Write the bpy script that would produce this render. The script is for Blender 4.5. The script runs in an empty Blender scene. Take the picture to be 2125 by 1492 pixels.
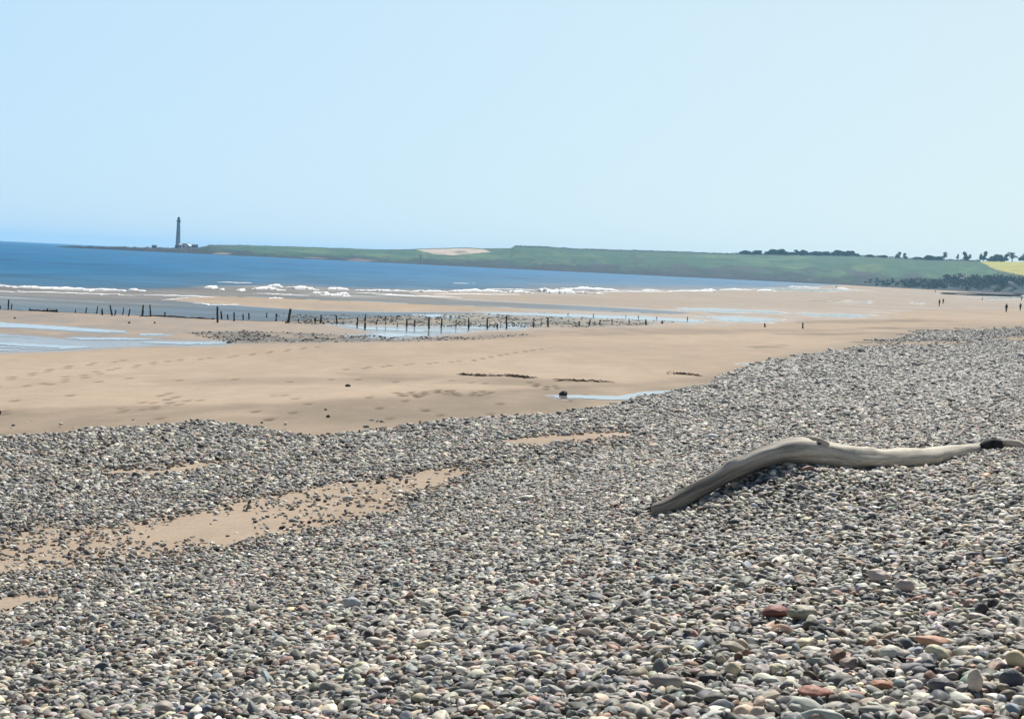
import bpy, bmesh, math, random
import numpy as np
from mathutils import Vector, Matrix

# ------------------------------------------------------------------ camera, world, sun, exposure
sc = bpy.context.scene
W0, H0, F0 = 2125.0, 1492.0, 3000.0          # traced photo frame and focal length in its pixels
CAM = np.array([0.0, 0.0, 5.0])
PITCH, ROLL = math.atan(197 / 3000), math.atan(0.048)
cam_d = bpy.data.cameras.new("camera")
cam = bpy.data.objects.new("camera", cam_d)
sc.collection.objects.link(cam)
cam_d.sensor_width = 36.0
cam_d.lens = 36.0 * F0 / W0
cam_d.clip_start, cam_d.clip_end = 0.1, 60000
ROT = Matrix.Rotation(math.pi / 2 - PITCH, 3, 'X') @ Matrix.Rotation(ROLL, 3, 'Z')
cam.matrix_world = Matrix.Translation(Vector(CAM)) @ ROT.to_4x4()
sc.camera = cam
RM = np.array(ROT)

SUN_AZ, SUN_EL = math.radians(14), math.radians(49)      # azimuth clockwise from +Y (view direction)
world = bpy.data.worlds.new("World")
sc.world = world
world.use_nodes = True
wn = world.node_tree
wn.nodes.clear()
sky = wn.nodes.new("ShaderNodeTexSky")
sky.sky_type = 'NISHITA'
sky.sun_disc = False
sky.sun_elevation = SUN_EL
sky.sun_rotation = SUN_AZ
sky.altitude = 0
sky.air_density = 1.0
sky.dust_density = 0.6
sky.ozone_density = 2.5
bg = wn.nodes.new("ShaderNodeBackground")
bg.inputs[1].default_value = 0.052
wo = wn.nodes.new("ShaderNodeOutputWorld")
tcw = wn.nodes.new("ShaderNodeTexCoord")
sep = wn.nodes.new("ShaderNodeSeparateXYZ")
wn.links.new(tcw.outputs["Generated"], sep.inputs[0])
low = wn.nodes.new("ShaderNodeMapRange")          # pale moist air low over the sea
low.interpolation_type = 'SMOOTHSTEP'
low.inputs[1].default_value, low.inputs[2].default_value = 0.16, 0.42
low.inputs[3].default_value, low.inputs[4].default_value = 0.80, 0.0
wn.links.new(sep.outputs[2], low.inputs[0])
sunward = wn.nodes.new("ShaderNodeVectorMath")    # the glow is on the sun's side, whiter to the right of it
sunward.operation = 'DOT_PRODUCT'
sunward.inputs[1].default_value = (0, 1, 0)
wn.links.new(tcw.outputs["Generated"], sunward.inputs[0])
side = wn.nodes.new("ShaderNodeMapRange")
side.interpolation_type = 'SMOOTHSTEP'
side.inputs[1].default_value, side.inputs[2].default_value = -0.3, 0.75
wn.links.new(sunward.outputs["Value"], side.inputs[0])
fac = wn.nodes.new("ShaderNodeMath")
fac.operation = 'MULTIPLY'
wn.links.new(low.outputs[0], fac.inputs[0])
wn.links.new(side.outputs[0], fac.inputs[1])
lr = wn.nodes.new("ShaderNodeMapRange")
lr.inputs[1].default_value, lr.inputs[2].default_value = -0.40, 0.40
wn.links.new(sep.outputs[0], lr.inputs[0])
air = wn.nodes.new("ShaderNodeMix")
air.data_type = 'RGBA'
air.inputs[6].default_value = (9.0, 13.0, 16.4, 1)
air.inputs[7].default_value = (12.2, 14.8, 15.4, 1)
wn.links.new(lr.outputs[0], air.inputs[0])
mxw = wn.nodes.new("ShaderNodeMix")
mxw.data_type = 'RGBA'
wn.links.new(fac.outputs[0], mxw.inputs[0])
wn.links.new(sky.outputs[0], mxw.inputs[6])
wn.links.new(air.outputs[2], mxw.inputs[7])
wn.links.new(mxw.outputs[2], bg.inputs[0])
wn.links.new(bg.outputs[0], wo.inputs[0])

sun_d = bpy.data.lights.new("sun", 'SUN')
sun_d.energy = 5.0
sun_d.angle = math.radians(0.5)
sun_d.color = (1.0, 0.95, 0.86)
sun = bpy.data.objects.new("sun", sun_d)
sc.collection.objects.link(sun)
sd = Vector((math.sin(SUN_AZ) * math.cos(SUN_EL), math.cos(SUN_AZ) * math.cos(SUN_EL), math.sin(SUN_EL)))
sun.rotation_euler = (-sd).to_track_quat('-Z', 'Y').to_euler()
sun.location = (0, 0, 300)

sc.view_settings.view_transform = 'Standard'
sc.view_settings.look = 'None'
sc.view_settings.exposure = 0.35
sc.view_settings.gamma = 1.0
sc.render.film_transparent = False
sc.cycles.use_denoising = True
sc.cycles.max_bounces = 6
sc.cycles.volume_bounces = 1

rng = np.random.default_rng(7)
random.seed(7)
COL = sc.collection

# ------------------------------------------------------------------ numeric helpers
def _hash(ix, iy, seed):
    h = (ix.astype(np.int64) * 374761393 + iy.astype(np.int64) * 668265263 + seed * 1442695041) & 0xffffffff
    h = ((h ^ (h >> 13)) * 1274126177) & 0xffffffff
    return ((h ^ (h >> 16)) & 0xffffff) / float(0xffffff)

def vnoise(x, y, seed=0):
    xi, yi = np.floor(x), np.floor(y)
    fx, fy = x - xi, y - yi
    fx, fy = fx * fx * (3 - 2 * fx), fy * fy * (3 - 2 * fy)
    a, b = _hash(xi, yi, seed), _hash(xi + 1, yi, seed)
    c, d = _hash(xi, yi + 1, seed), _hash(xi + 1, yi + 1, seed)
    return (a + (b - a) * fx) * (1 - fy) + (c + (d - c) * fx) * fy

def fbm(x, y, seed=0, n=4):
    """fractal noise, roughly -1..1"""
    s, amp, tot = 0, 1.0, 0
    for k in range(n):
        s = s + amp * (vnoise(x * 2 ** k + 17.3 * k, y * 2 ** k - 9.1 * k, seed + k) * 2 - 1)
        tot += amp
        amp *= 0.55
    return s / tot * 1.5

def sstep(a, b, x):
    t = np.clip((x - a) / (b - a), 0, 1)
    return t * t * (3 - 2 * t)

UP_U = [-400, -16, 0, 4, 9, 14, 20, 24, 28, 60, 400]
SAND_Z = [0, 0, .55, .6, .6, .6, .6, .6, .6, .6, .6]
RIDGE_Z = [0, 0, 0, .38, .42, .62, 1.45, 2.5, 2.85, 3.1, 3.3]
def terrain(x, y):
    u = .89 * (x + 13) - .45 * (y - 34)
    fade = np.interp(y, [0, 20, 40, 80, 150, 215, 270], [1, 1, .88, .6, .3, .08, 0])
    z = 0
    for du in (-2, -1, 0, 1, 2):
        z = z + (np.interp(u + du, UP_U, SAND_Z) * np.interp(y, [200, 400], [1, .4]) + np.interp(u + du, UP_U, RIDGE_Z) * fade) / 5
    z = z + 0.05 * fbm(x / 5, y / 5, 3, 3) * np.clip(u / 12, 0, 1) * fade
    z = z + .48 * np.exp(-((x - 2.75) / 1.15) ** 2 - ((y - 14.9) / 1.5) ** 2) - .12 * np.exp(-((x - 3.4) / .5) ** 2 - ((y - 14.7) / .7) ** 2) + .06 * np.exp(-((x - 2.3) / .45) ** 2 - ((y - 13.9) / .6) ** 2) - .04 * np.exp(-((x - 1.55) / .4) ** 2 - ((y - 14.0) / .6) ** 2)      # low hump of stones under the log
    return z

def project(x, y, z):
    p = np.stack([x - CAM[0], y - CAM[1], z - CAM[2]], -1) @ RM
    dpt = np.maximum(-p[..., 2], 1e-6)
    px = W0 / 2 + F0 * p[..., 0] / dpt
    py = H0 / 2 - F0 * p[..., 1] / dpt
    front = -p[..., 2] > 0.1
    return np.where(front, px, -99999.), np.where(front, py, 99999.)

def ray(px, py):
    v = np.stack([(np.asarray(px, float) - W0 / 2) / F0, -(np.asarray(py, float) - H0 / 2) / F0, -np.ones_like(np.asarray(px, float))], -1) @ RM.T
    return v / np.linalg.norm(v, axis=-1, keepdims=True)

def hit(px, py, lift=0.0):
    """where the sight line through a traced point of the photo meets the ground"""
    v = ray(px, py)
    t = np.geomspace(2.5, 3000, 1600)
    P = CAM + v * t[:, None]
    g = P[:, 2] - terrain(P[:, 0], P[:, 1]) - lift
    k = np.argmax(g < 0)
    if k == 0:
        k = len(t) - 1
    a, b = t[max(k - 1, 0)], t[k]
    for _ in range(25):
        m = (a + b) / 2
        q = CAM + v * m
        if q[2] - float(terrain(q[0], q[1])) - lift > 0:
            a = m
        else:
            b = m
    q = CAM + v * a
    return Vector(q)

def ppm(p):
    return F0 / (Vector(p) - Vector(CAM)).length

def at_dist(px, py, d):
    v = ray(px, py)
    return Vector(CAM + v * (d / math.hypot(v[0], v[1])))

def poly_sd(px, py, pts, yw=3.0):
    """signed distance (positive inside) to a traced outline; y counts more as the ground is foreshortened"""
    P = np.array(pts, float)
    lo, hi = P.min(0) - 160, P.max(0) + 160
    out = np.full(px.shape, -400.0)
    sel = (px > lo[0]) & (px < hi[0]) & (py > lo[1]) & (py < hi[1])
    x, y = px[sel], py[sel] * yw
    d2 = np.full(x.shape, 1e12)
    ins = np.zeros(x.shape, bool)
    Q = P * [1, yw]
    for i in range(len(Q)):
        ax, ay = Q[i]
        bx, by = Q[(i + 1) % len(Q)]
        ex, ey = bx - ax, by - ay
        tt = np.clip(((x - ax) * ex + (y - ay) * ey) / (ex * ex + ey * ey + 1e-9), 0, 1)
        d2 = np.minimum(d2, (x - ax - ex * tt) ** 2 + (y - ay - ey * tt) ** 2)
        c = ((ay > y) != (by > y)) & (x < (bx - ax) * (y - ay) / (by - ay + 1e-12) + ax)
        ins ^= c
    out[sel] = np.where(ins, 1, -1) * np.sqrt(d2)
    return out

# ------------------------------------------------------------------ object helpers
def tag(o, label=None, cat=None, group=None, kind=None):
    if label: o['label'] = label
    if cat: o['category'] = cat
    if group: o['group'] = group
    if kind: o['kind'] = kind
    return o

def empty(name, loc=(0, 0, 0), rz=0.0):
    o = bpy.data.objects.new(name, None)
    o.location = loc
    o.rotation_euler = (0, 0, rz)
    o.empty_display_size = 0.3
    COL.objects.link(o)
    return o

def link_mesh(name, me, mat=None, parent=None, smooth=False):
    if mat: me.materials.append(mat)
    if smooth:
        me.polygons.foreach_set('use_smooth', np.ones(len(me.polygons), bool))
    o = bpy.data.objects.new(name, me)
    COL.objects.link(o)
    if parent: o.parent = parent
    return o

def mesh_np(name, verts, faces):
    me = bpy.data.meshes.new(name)
    verts = np.asarray(verts, np.float32)
    faces = np.asarray(faces, np.int32)
    k = faces.shape[1]
    me.vertices.add(len(verts))
    me.vertices.foreach_set('co', verts.ravel())
    me.loops.add(faces.size)
    me.loops.foreach_set('vertex_index', faces.ravel())
    me.polygons.add(len(faces))
    me.polygons.foreach_set('loop_start', np.arange(0, faces.size, k, dtype=np.int32))
    me.update(calc_edges=True)
    return me

def attr_f(me, name, arr):
    a = me.attributes.new(name, 'FLOAT', 'POINT')
    a.data.foreach_set('value', np.asarray(arr, np.float32).ravel())

def attr_c(me, name, arr):
    a = me.attributes.new(name, 'FLOAT_COLOR', 'POINT')
    arr = np.asarray(arr, np.float32)
    if arr.shape[1] == 3:
        arr = np.concatenate([arr, np.ones((len(arr), 1), np.float32)], 1)
    a.data.foreach_set('color', arr.ravel())

def bm_obj(name, bm, mat, parent=None, smooth=False):
    me = bpy.data.meshes.new(name)
    bm.to_mesh(me)
    bm.free()
    return link_mesh(name, me, mat, parent, smooth)

def add_box(bm, c, s, rz=0.0):
    r = bmesh.ops.create_cube(bm, size=1.0, matrix=Matrix.Translation(c) @ Matrix.Rotation(rz, 4, 'Z') @ Matrix.Diagonal((*s, 1)))
    return r['verts']

def add_cone(bm, c, r1, r2, h, n=16):
    """tapered drum standing on c"""
    bmesh.ops.create_cone(bm, cap_ends=True, segments=n, radius1=r1, radius2=r2, depth=h, matrix=Matrix.Translation((c[0], c[1], c[2] + h / 2)))

def add_gable(bm, c, w, d, h, over=0.0):
    """roof prism, ridge along x, base centre c"""
    w2, d2 = w / 2 + over, d / 2 + over
    v = [bm.verts.new((c[0] + a, c[1] + b, c[2] + e)) for a, b, e in ((-w2, -d2, 0), (w2, -d2, 0), (w2, d2, 0), (-w2, d2, 0), (-w2, 0, h), (w2, 0, h))]
    for f in ((0, 3, 2, 1), (0, 1, 5, 4), (2, 3, 4, 5), (1, 2, 5), (3, 0, 4)):
        bm.faces.new([v[i] for i in f])

def tube(bm, pts, radii, seg=14, noise=0.0, seed=0, squash=1.0, cap=True):
    """tapered limb through points; rings join smoothly"""
    pts = [Vector(p) for p in pts]
    rings, up = [], Vector((0, 0, 1))
    for i, p in enumerate(pts):
        t = (pts[min(i + 1, len(pts) - 1)] - pts[max(i - 1, 0)]).normalized()
        a = t.cross(up)
        if a.length < 1e-3: a = t.cross(Vector((1, 0, 0)))
        a.normalize()
        b = a.cross(t).normalized()
        ring = []
        for k in range(seg):
            an = 2 * math.pi * k / seg
            r = radii[i]
            if noise:
                n = float(fbm(np.array([k / seg * 3.0 if k < seg / 2 else (seg - k) / seg * 3.0]), np.array([i * 0.16]), seed, 3)[0])
                r *= 1 + noise * n
            ring.append(bm.verts.new(p + a * math.cos(an) * r + b * math.sin(an) * r * squash))
        rings.append(ring)
    for i in range(len(rings) - 1):
        for k in range(seg):
            bm.faces.new((rings[i][k], rings[i][(k + 1) % seg], rings[i + 1][(k + 1) % seg], rings[i + 1][k]))
    if cap:
        bm.faces.new(rings[0][::-1])
        bm.faces.new(rings[-1])

# ------------------------------------------------------------------ materials
def new_mat(name):
    m = bpy.data.materials.new(name)
    m.use_nodes = True
    nt = m.node_tree
    return m, nt, nt.nodes["Principled BSDF"]

def N(nt, t, **kw):
    n = nt.nodes.new(t)
    for k, v in kw.items():
        if k.startswith('i_'):
            n.inputs[k[2:].replace('_', ' ')].default_value = v
        else:
            setattr(n, k, v)
    return n

def simple(name, c, rough=0.8, var=0.25, scale=3.0, bump=0.0, spec=0.3):
    """base colour broken up by a noise, optional bump"""
    m, nt, b = new_mat(name)
    tc = N(nt, "ShaderNodeTexCoord")
    no = N(nt, "ShaderNodeTexNoise"); no.inputs["Scale"].default_value = scale; no.inputs["Detail"].default_value = 6
    nt.links.new(tc.outputs["Object"], no.inputs["Vector"])
    mx = N(nt, "ShaderNodeMix", data_type='RGBA')
    mx.inputs[6].default_value = (*[v * (1 - var) for v in c], 1)
    mx.inputs[7].default_value = (*[min(1, v * (1 + var)) for v in c], 1)
    nt.links.new(no.outputs[0], mx.inputs[0])
    nt.links.new(mx.outputs[2], b.inputs["Base Color"])
    b.inputs["Roughness"].default_value = rough
    b.inputs["Specular IOR Level"].default_value = spec
    if bump:
        bp = N(nt, "ShaderNodeBump"); bp.inputs["Strength"].default_value = bump; bp.inputs["Distance"].default_value = 0.05
        nt.links.new(no.outputs[0], bp.inputs["Height"])
        nt.links.new(bp.outputs[0], b.inputs["Normal"])
    return m

def mat_beach():
    """dry and damp sand with a stony base under the shingle; all from surface attributes"""
    m, nt, b = new_mat("sand_and_shingle")
    L = nt.links.new
    col = N(nt, "ShaderNodeAttribute", attribute_name="col")
    wet = N(nt, "ShaderNodeAttribute", attribute_name="wet")
    shg = N(nt, "ShaderNodeAttribute", attribute_name="shingle")
    geo = N(nt, "ShaderNodeNewGeometry")
    n1 = N(nt, "ShaderNodeTexNoise"); n1.inputs["Scale"].default_value = 0.9; n1.inputs["Detail"].default_value = 8; n1.inputs["Roughness"].default_value = 0.65
    n2 = N(nt, "ShaderNodeTexNoise"); n2.inputs["Scale"].default_value = 14; n2.inputs["Detail"].default_value = 5
    vo = N(nt, "ShaderNodeTexVoronoi"); vo.inputs["Scale"].default_value = 17
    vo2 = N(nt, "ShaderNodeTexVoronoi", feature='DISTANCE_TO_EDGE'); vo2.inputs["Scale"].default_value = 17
    for n in (n1, n2, vo, vo2): L(geo.outputs["Position"], n.inputs["Vector"])
    # sand tone
    mr = N(nt, "ShaderNodeMapRange"); mr.inputs[1].default_value = 0.3; mr.inputs[2].default_value = 0.7; mr.inputs[3].default_value = 0.9; mr.inputs[4].default_value = 1.08
    L(n1.outputs[0], mr.inputs[0])
    mr2 = N(nt, "ShaderNodeMapRange"); mr2.inputs[1].default_value = 0.3; mr2.inputs[2].default_value = 0.7; mr2.inputs[3].default_value = 0.9; mr2.inputs[4].default_value = 1.1
    L(n2.outputs[0], mr2.inputs[0])
    mu = N(nt, "ShaderNodeMath", operation='MULTIPLY'); L(mr.outputs[0], mu.inputs[0]); L(mr2.outputs[0], mu.inputs[1])
    vm = N(nt, "ShaderNodeVectorMath", operation='SCALE'); L(col.outputs["Color"], vm.inputs[0]); L(mu.outputs[0], vm.inputs["Scale"])
    # stone tone
    cr = N(nt, "ShaderNodeValToRGB")
    e = cr.color_ramp
    e.interpolation = 'CONSTANT'
    e.elements[0].color = (.04, .04, .038, 1); e.elements[1].position = .3; e.elements[1].color = (.08, .075, .07, 1)
    for p, c in ((.5, (.06, .05, .04, 1)), (.65, (.11, .10, .09, 1)), (.82, (.04, .045, .05, 1)), (.92, (.14, .13, .12, 1))):
        q = e.elements.new(p); q.color = c
    sx = N(nt, "ShaderNodeSeparateColor"); L(vo.outputs["Color"], sx.inputs[0]); L(sx.outputs[0], cr.inputs[0])
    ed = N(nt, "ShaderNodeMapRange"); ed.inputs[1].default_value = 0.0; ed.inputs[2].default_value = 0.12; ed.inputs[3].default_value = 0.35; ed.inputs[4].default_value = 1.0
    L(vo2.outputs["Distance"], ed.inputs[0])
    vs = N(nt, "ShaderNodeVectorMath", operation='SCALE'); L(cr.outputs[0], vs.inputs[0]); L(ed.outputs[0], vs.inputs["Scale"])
    mx = N(nt, "ShaderNodeMix", data_type='RGBA'); L(shg.outputs["Fac"], mx.inputs[0]); L(vm.outputs[0], mx.inputs[6]); L(vs.outputs[0], mx.inputs[7])
    L(mx.outputs[2], b.inputs["Base Color"])
    half = N(nt, "ShaderNodeMath", operation='MULTIPLY'); half.inputs[1].default_value = .5
    L(wet.outputs["Fac"], half.inputs[0])
    for vals, sock in (((.95, .45, .16), "Roughness"), ((.1, .16, .6), "Specular IOR Level")):
        rp = N(nt, "ShaderNodeValToRGB")
        rp.color_ramp.elements[0].color = (vals[0],) * 3 + (1,)
        rp.color_ramp.elements[1].color = (vals[2],) * 3 + (1,)
        mid = rp.color_ramp.elements.new(.5); mid.color = (vals[1],) * 3 + (1,)
        L(half.outputs[0], rp.inputs[0]); L(rp.outputs[0], b.inputs[sock])
    bp = N(nt, "ShaderNodeBump"); bp.inputs["Strength"].default_value = 0.35; bp.inputs["Distance"].default_value = 0.03
    L(n2.outputs[0], bp.inputs["Height"]); L(bp.outputs[0], b.inputs["Normal"])
    return m

def mat_sea():
    m, nt, b = new_mat("sea_water")
    L = nt.links.new
    col = N(nt, "ShaderNodeAttribute", attribute_name="col")
    geo = N(nt, "ShaderNodeNewGeometry")
    mp = N(nt, "ShaderNodeMapping"); mp.inputs["Scale"].default_value = (.035, .16, 1)
    L(geo.outputs["Position"], mp.inputs[0])
    n1 = N(nt, "ShaderNodeTexNoise"); n1.inputs["Scale"].default_value = 1; n1.inputs["Detail"].default_value = 9; n1.inputs["Roughness"].default_value = .68
    L(mp.outputs[0], n1.inputs["Vector"])
    mr = N(nt, "ShaderNodeMapRange"); mr.inputs[1].default_value = .3; mr.inputs[2].default_value = .7; mr.inputs[3].default_value = .78; mr.inputs[4].default_value = 1.25
    L(n1.outputs[0], mr.inputs[0])
    vs = N(nt, "ShaderNodeVectorMath", operation='SCALE'); L(col.outputs["Color"], vs.inputs[0]); L(mr.outputs[0], vs.inputs["Scale"])
    L(vs.outputs[0], b.inputs["Base Color"])
    b.inputs["Roughness"].default_value = .5
    b.inputs["Specular IOR Level"].default_value = .04
    bp = N(nt, "ShaderNodeBump"); bp.inputs["Strength"].default_value = 0.8; bp.inputs["Distance"].default_value = 0.7
    L(n1.outputs[0], bp.inputs["Height"]); L(bp.outputs[0], b.inputs["Normal"])
    return m

def mat_pool():
    m, nt, b = new_mat("shallow_water")
    L = nt.links.new
    geo = N(nt, "ShaderNodeNewGeometry")
    mp = N(nt, "ShaderNodeMapping"); mp.inputs["Scale"].default_value = (.6, 1.6, 1)
    L(geo.outputs["Position"], mp.inputs[0])
    n1 = N(nt, "ShaderNodeTexNoise"); n1.inputs["Scale"].default_value = 1; n1.inputs["Detail"].default_value = 6
    L(mp.outputs[0], n1.inputs["Vector"])
    b.inputs["Base Color"].default_value = (.30, .29, .28, 1)
    b.inputs["Roughness"].default_value = .10
    b.inputs["Specular IOR Level"].default_value = .9
    bp = N(nt, "ShaderNodeBump"); bp.inputs["Strength"].default_value = 0.05; bp.inputs["Distance"].default_value = 0.05
    L(n1.outputs[0], bp.inputs["Height"]); L(bp.outputs[0], b.inputs["Normal"])
    return m

def mat_attr(name, rough=.9, spec=.2, typ='GEOMETRY', nscale=None, bump=0, mottle=.2, emul=1.0):
    m, nt, b = new_mat(name)
    L = nt.links.new
    col = N(nt, "ShaderNodeAttribute", attribute_name="col", attribute_type=typ)
    b.inputs["Roughness"].default_value = rough
    b.inputs["Specular IOR Level"].default_value = spec
    src = col.outputs["Color"]
    if nscale:
        tc = N(nt, "ShaderNodeTexCoord")
        n1 = N(nt, "ShaderNodeTexNoise"); n1.inputs["Scale"].default_value = nscale; n1.inputs["Detail"].default_value = 6
        L(tc.outputs["Object"], n1.inputs["Vector"])
        mr = N(nt, "ShaderNodeMapRange"); mr.inputs[1].default_value = .3; mr.inputs[2].default_value = .7; mr.inputs[3].default_value = 1 - mottle; mr.inputs[4].default_value = 1 + mottle
        L(n1.outputs[0], mr.inputs[0])
        vs = N(nt, "ShaderNodeVectorMath", operation='SCALE'); L(src, vs.inputs[0]); L(mr.outputs[0], vs.inputs["Scale"])
        src = vs.outputs[0]
        if bump:
            bp = N(nt, "ShaderNodeBump"); bp.inputs["Strength"].default_value = bump; bp.inputs["Distance"].default_value = .02
            L(n1.outputs[0], bp.inputs["Height"]); L(bp.outputs[0], b.inputs["Normal"])
    L(src, b.inputs["Base Color"])
    return m

def mat_wood(name, c1, c2, scale=(3, 3, 3), bump=.5):
    m, nt, b = new_mat(name)
    L = nt.links.new
    tc = N(nt, "ShaderNodeTexCoord")
    mp = N(nt, "ShaderNodeMapping"); mp.inputs["Scale"].default_value = scale
    L(tc.outputs["Object"], mp.inputs[0])
    n1 = N(nt, "ShaderNodeTexNoise"); n1.inputs["Scale"].default_value = 1; n1.inputs["Detail"].default_value = 10; n1.inputs["Roughness"].default_value = .7
    L(mp.outputs[0], n1.inputs["Vector"])
    cr = N(nt, "ShaderNodeValToRGB")
    cr.color_ramp.elements[0].position = .32; cr.color_ramp.elements[0].color = (*c1, 1)
    cr.color_ramp.elements[1].position = .6; cr.color_ramp.elements[1].color = (*c2, 1)
    L(n1.outputs[0], cr.inputs[0]); L(cr.outputs[0], b.inputs["Base Color"])
    b.inputs["Roughness"].default_value = .85
    b.inputs["Specular IOR Level"].default_value = .2
    bp = N(nt, "ShaderNodeBump"); bp.inputs["Strength"].default_value = bump; bp.inputs["Distance"].default_value = .02
    L(n1.outputs[0], bp.inputs["Height"]); L(bp.outputs[0], b.inputs["Normal"])
    return m

M_beach, M_sea, M_pool = mat_beach(), mat_sea(), mat_pool()
M_foam = simple("sea_foam", (.82, .84, .85), .7, .08, 1.5)
M_land = mat_attr("headland_cover", nscale=.06, mottle=.2)
M_pebble = mat_attr("pebble_stone", rough=.62, spec=.3, typ='INSTANCER', nscale=2.0, bump=.15, mottle=.16)
M_drift_plain = mat_wood("bleached_driftwood", (.34, .29, .22), (.62, .56, .45), (2, 2, 9), .8)
def mat_drift():
    """silvered wood with long cracks; a darker grey takes over towards the left end"""
    m, nt, b = new_mat("driftwood_grain")
    L = nt.links.new
    g = N(nt, "ShaderNodeAttribute", attribute_name="grain")
    bk = N(nt, "ShaderNodeAttribute", attribute_name="left_dark")
    n1 = N(nt, "ShaderNodeTexNoise"); n1.inputs["Scale"].default_value = 3.2; n1.inputs["Detail"].default_value = 10; n1.inputs["Roughness"].default_value = .72
    mp = N(nt, "ShaderNodeMapping"); mp.inputs["Scale"].default_value = (.7, 2.6, 2.6)
    n2 = N(nt, "ShaderNodeTexNoise"); n2.inputs["Scale"].default_value = 1.1; n2.inputs["Detail"].default_value = 4
    L(g.outputs["Vector"], mp.inputs[0]); L(mp.outputs[0], n1.inputs["Vector"]); L(g.outputs["Vector"], n2.inputs["Vector"])
    r1 = N(nt, "ShaderNodeValToRGB")
    r1.color_ramp.elements[0].position = .27; r1.color_ramp.elements[0].color = (.26, .22, .17, 1)
    r1.color_ramp.elements[1].position = .43; r1.color_ramp.elements[1].color = (.70, .65, .55, 1)
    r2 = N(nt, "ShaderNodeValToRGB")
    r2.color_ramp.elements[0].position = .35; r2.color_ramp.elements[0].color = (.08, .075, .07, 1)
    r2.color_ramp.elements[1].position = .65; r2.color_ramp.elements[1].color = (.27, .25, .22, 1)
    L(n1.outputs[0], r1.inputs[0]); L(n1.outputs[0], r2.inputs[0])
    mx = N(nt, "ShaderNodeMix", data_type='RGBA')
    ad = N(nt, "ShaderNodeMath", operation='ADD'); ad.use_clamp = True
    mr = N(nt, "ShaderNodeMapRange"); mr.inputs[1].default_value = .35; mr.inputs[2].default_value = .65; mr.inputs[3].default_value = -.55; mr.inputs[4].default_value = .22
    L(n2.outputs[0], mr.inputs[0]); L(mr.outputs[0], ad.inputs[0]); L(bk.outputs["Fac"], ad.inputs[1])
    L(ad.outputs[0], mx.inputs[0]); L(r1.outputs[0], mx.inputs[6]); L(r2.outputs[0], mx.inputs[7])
    mp3 = N(nt, "ShaderNodeMapping"); mp3.inputs["Scale"].default_value = (.55, 3.2, 3.2)
    n3 = N(nt, "ShaderNodeTexNoise"); n3.inputs["Scale"].default_value = 1.6; n3.inputs["Detail"].default_value = 3
    L(g.outputs["Vector"], mp3.inputs[0]); L(mp3.outputs[0], n3.inputs["Vector"])
    ck = N(nt, "ShaderNodeValToRGB")                      # long open cracks
    ck.color_ramp.elements[0].position = .475; ck.color_ramp.elements[0].color = (1, 1, 1, 1)
    ck.color_ramp.elements[1].position = .525; ck.color_ramp.elements[1].color = (1, 1, 1, 1)
    e_ = ck.color_ramp.elements.new(.5); e_.color = (.22, .2, .18, 1)
    L(n3.outputs[0], ck.inputs[0])
    mm = N(nt, "ShaderNodeMix", data_type='RGBA', blend_type='MULTIPLY'); mm.inputs[0].default_value = .8
    L(mx.outputs[2], mm.inputs[6]); L(ck.outputs[0], mm.inputs[7])
    L(mm.outputs[2], b.inputs["Base Color"])
    b.inputs["Roughness"].default_value = .85; b.inputs["Specular IOR Level"].default_value = .2
    bp = N(nt, "ShaderNodeBump"); bp.inputs["Strength"].default_value = .7; bp.inputs["Distance"].default_value = .012
    L(n1.outputs[0], bp.inputs["Height"]); L(bp.outputs[0], b.inputs["Normal"])
    return m
M_drift = mat_drift()
M_darkwood = mat_wood("rotten_dark_wood", (.012, .012, .014), (.06, .055, .05), (8, 8, 8), .8)
M_post = mat_wood("weathered_post", (.02, .022, .02), (.09, .08, .06), (14, 14, 2), .7)
M_weed = simple("dried_seaweed", (.045, .028, .018), .8, .5, 8, .8)
M_rock = simple("dark_shore_rock", (.035, .037, .042), .8, .4, 2, .8)
M_white = simple("white_render", (.78, .78, .76), .7, .05, 1)
M_slate = simple("slate_roof", (.05, .055, .065), .7, .2, 2)
M_stonew = simple("grey_stone", (.12, .125, .13), .8, .2, 1)
M_tower = simple("weathered_tower_paint", (.5, .52, .53), .8, .1, .6)
M_glass = simple("window_glass", (.03, .04, .05), .1, .1, 1, 0, .6)
M_leaf = simple("tree_leaves", (.06, .13, .075), .8, .45, .6)
M_leaf2 = simple("sparse_leaves", (.13, .14, .09), .8, .35, .6)
M_bark = simple("tree_bark", (.06, .05, .04), .9, .2, 2)
M_scrub = simple("gorse_scrub_leaves", (.035, .042, .036), .9, .5, .15)

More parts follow.
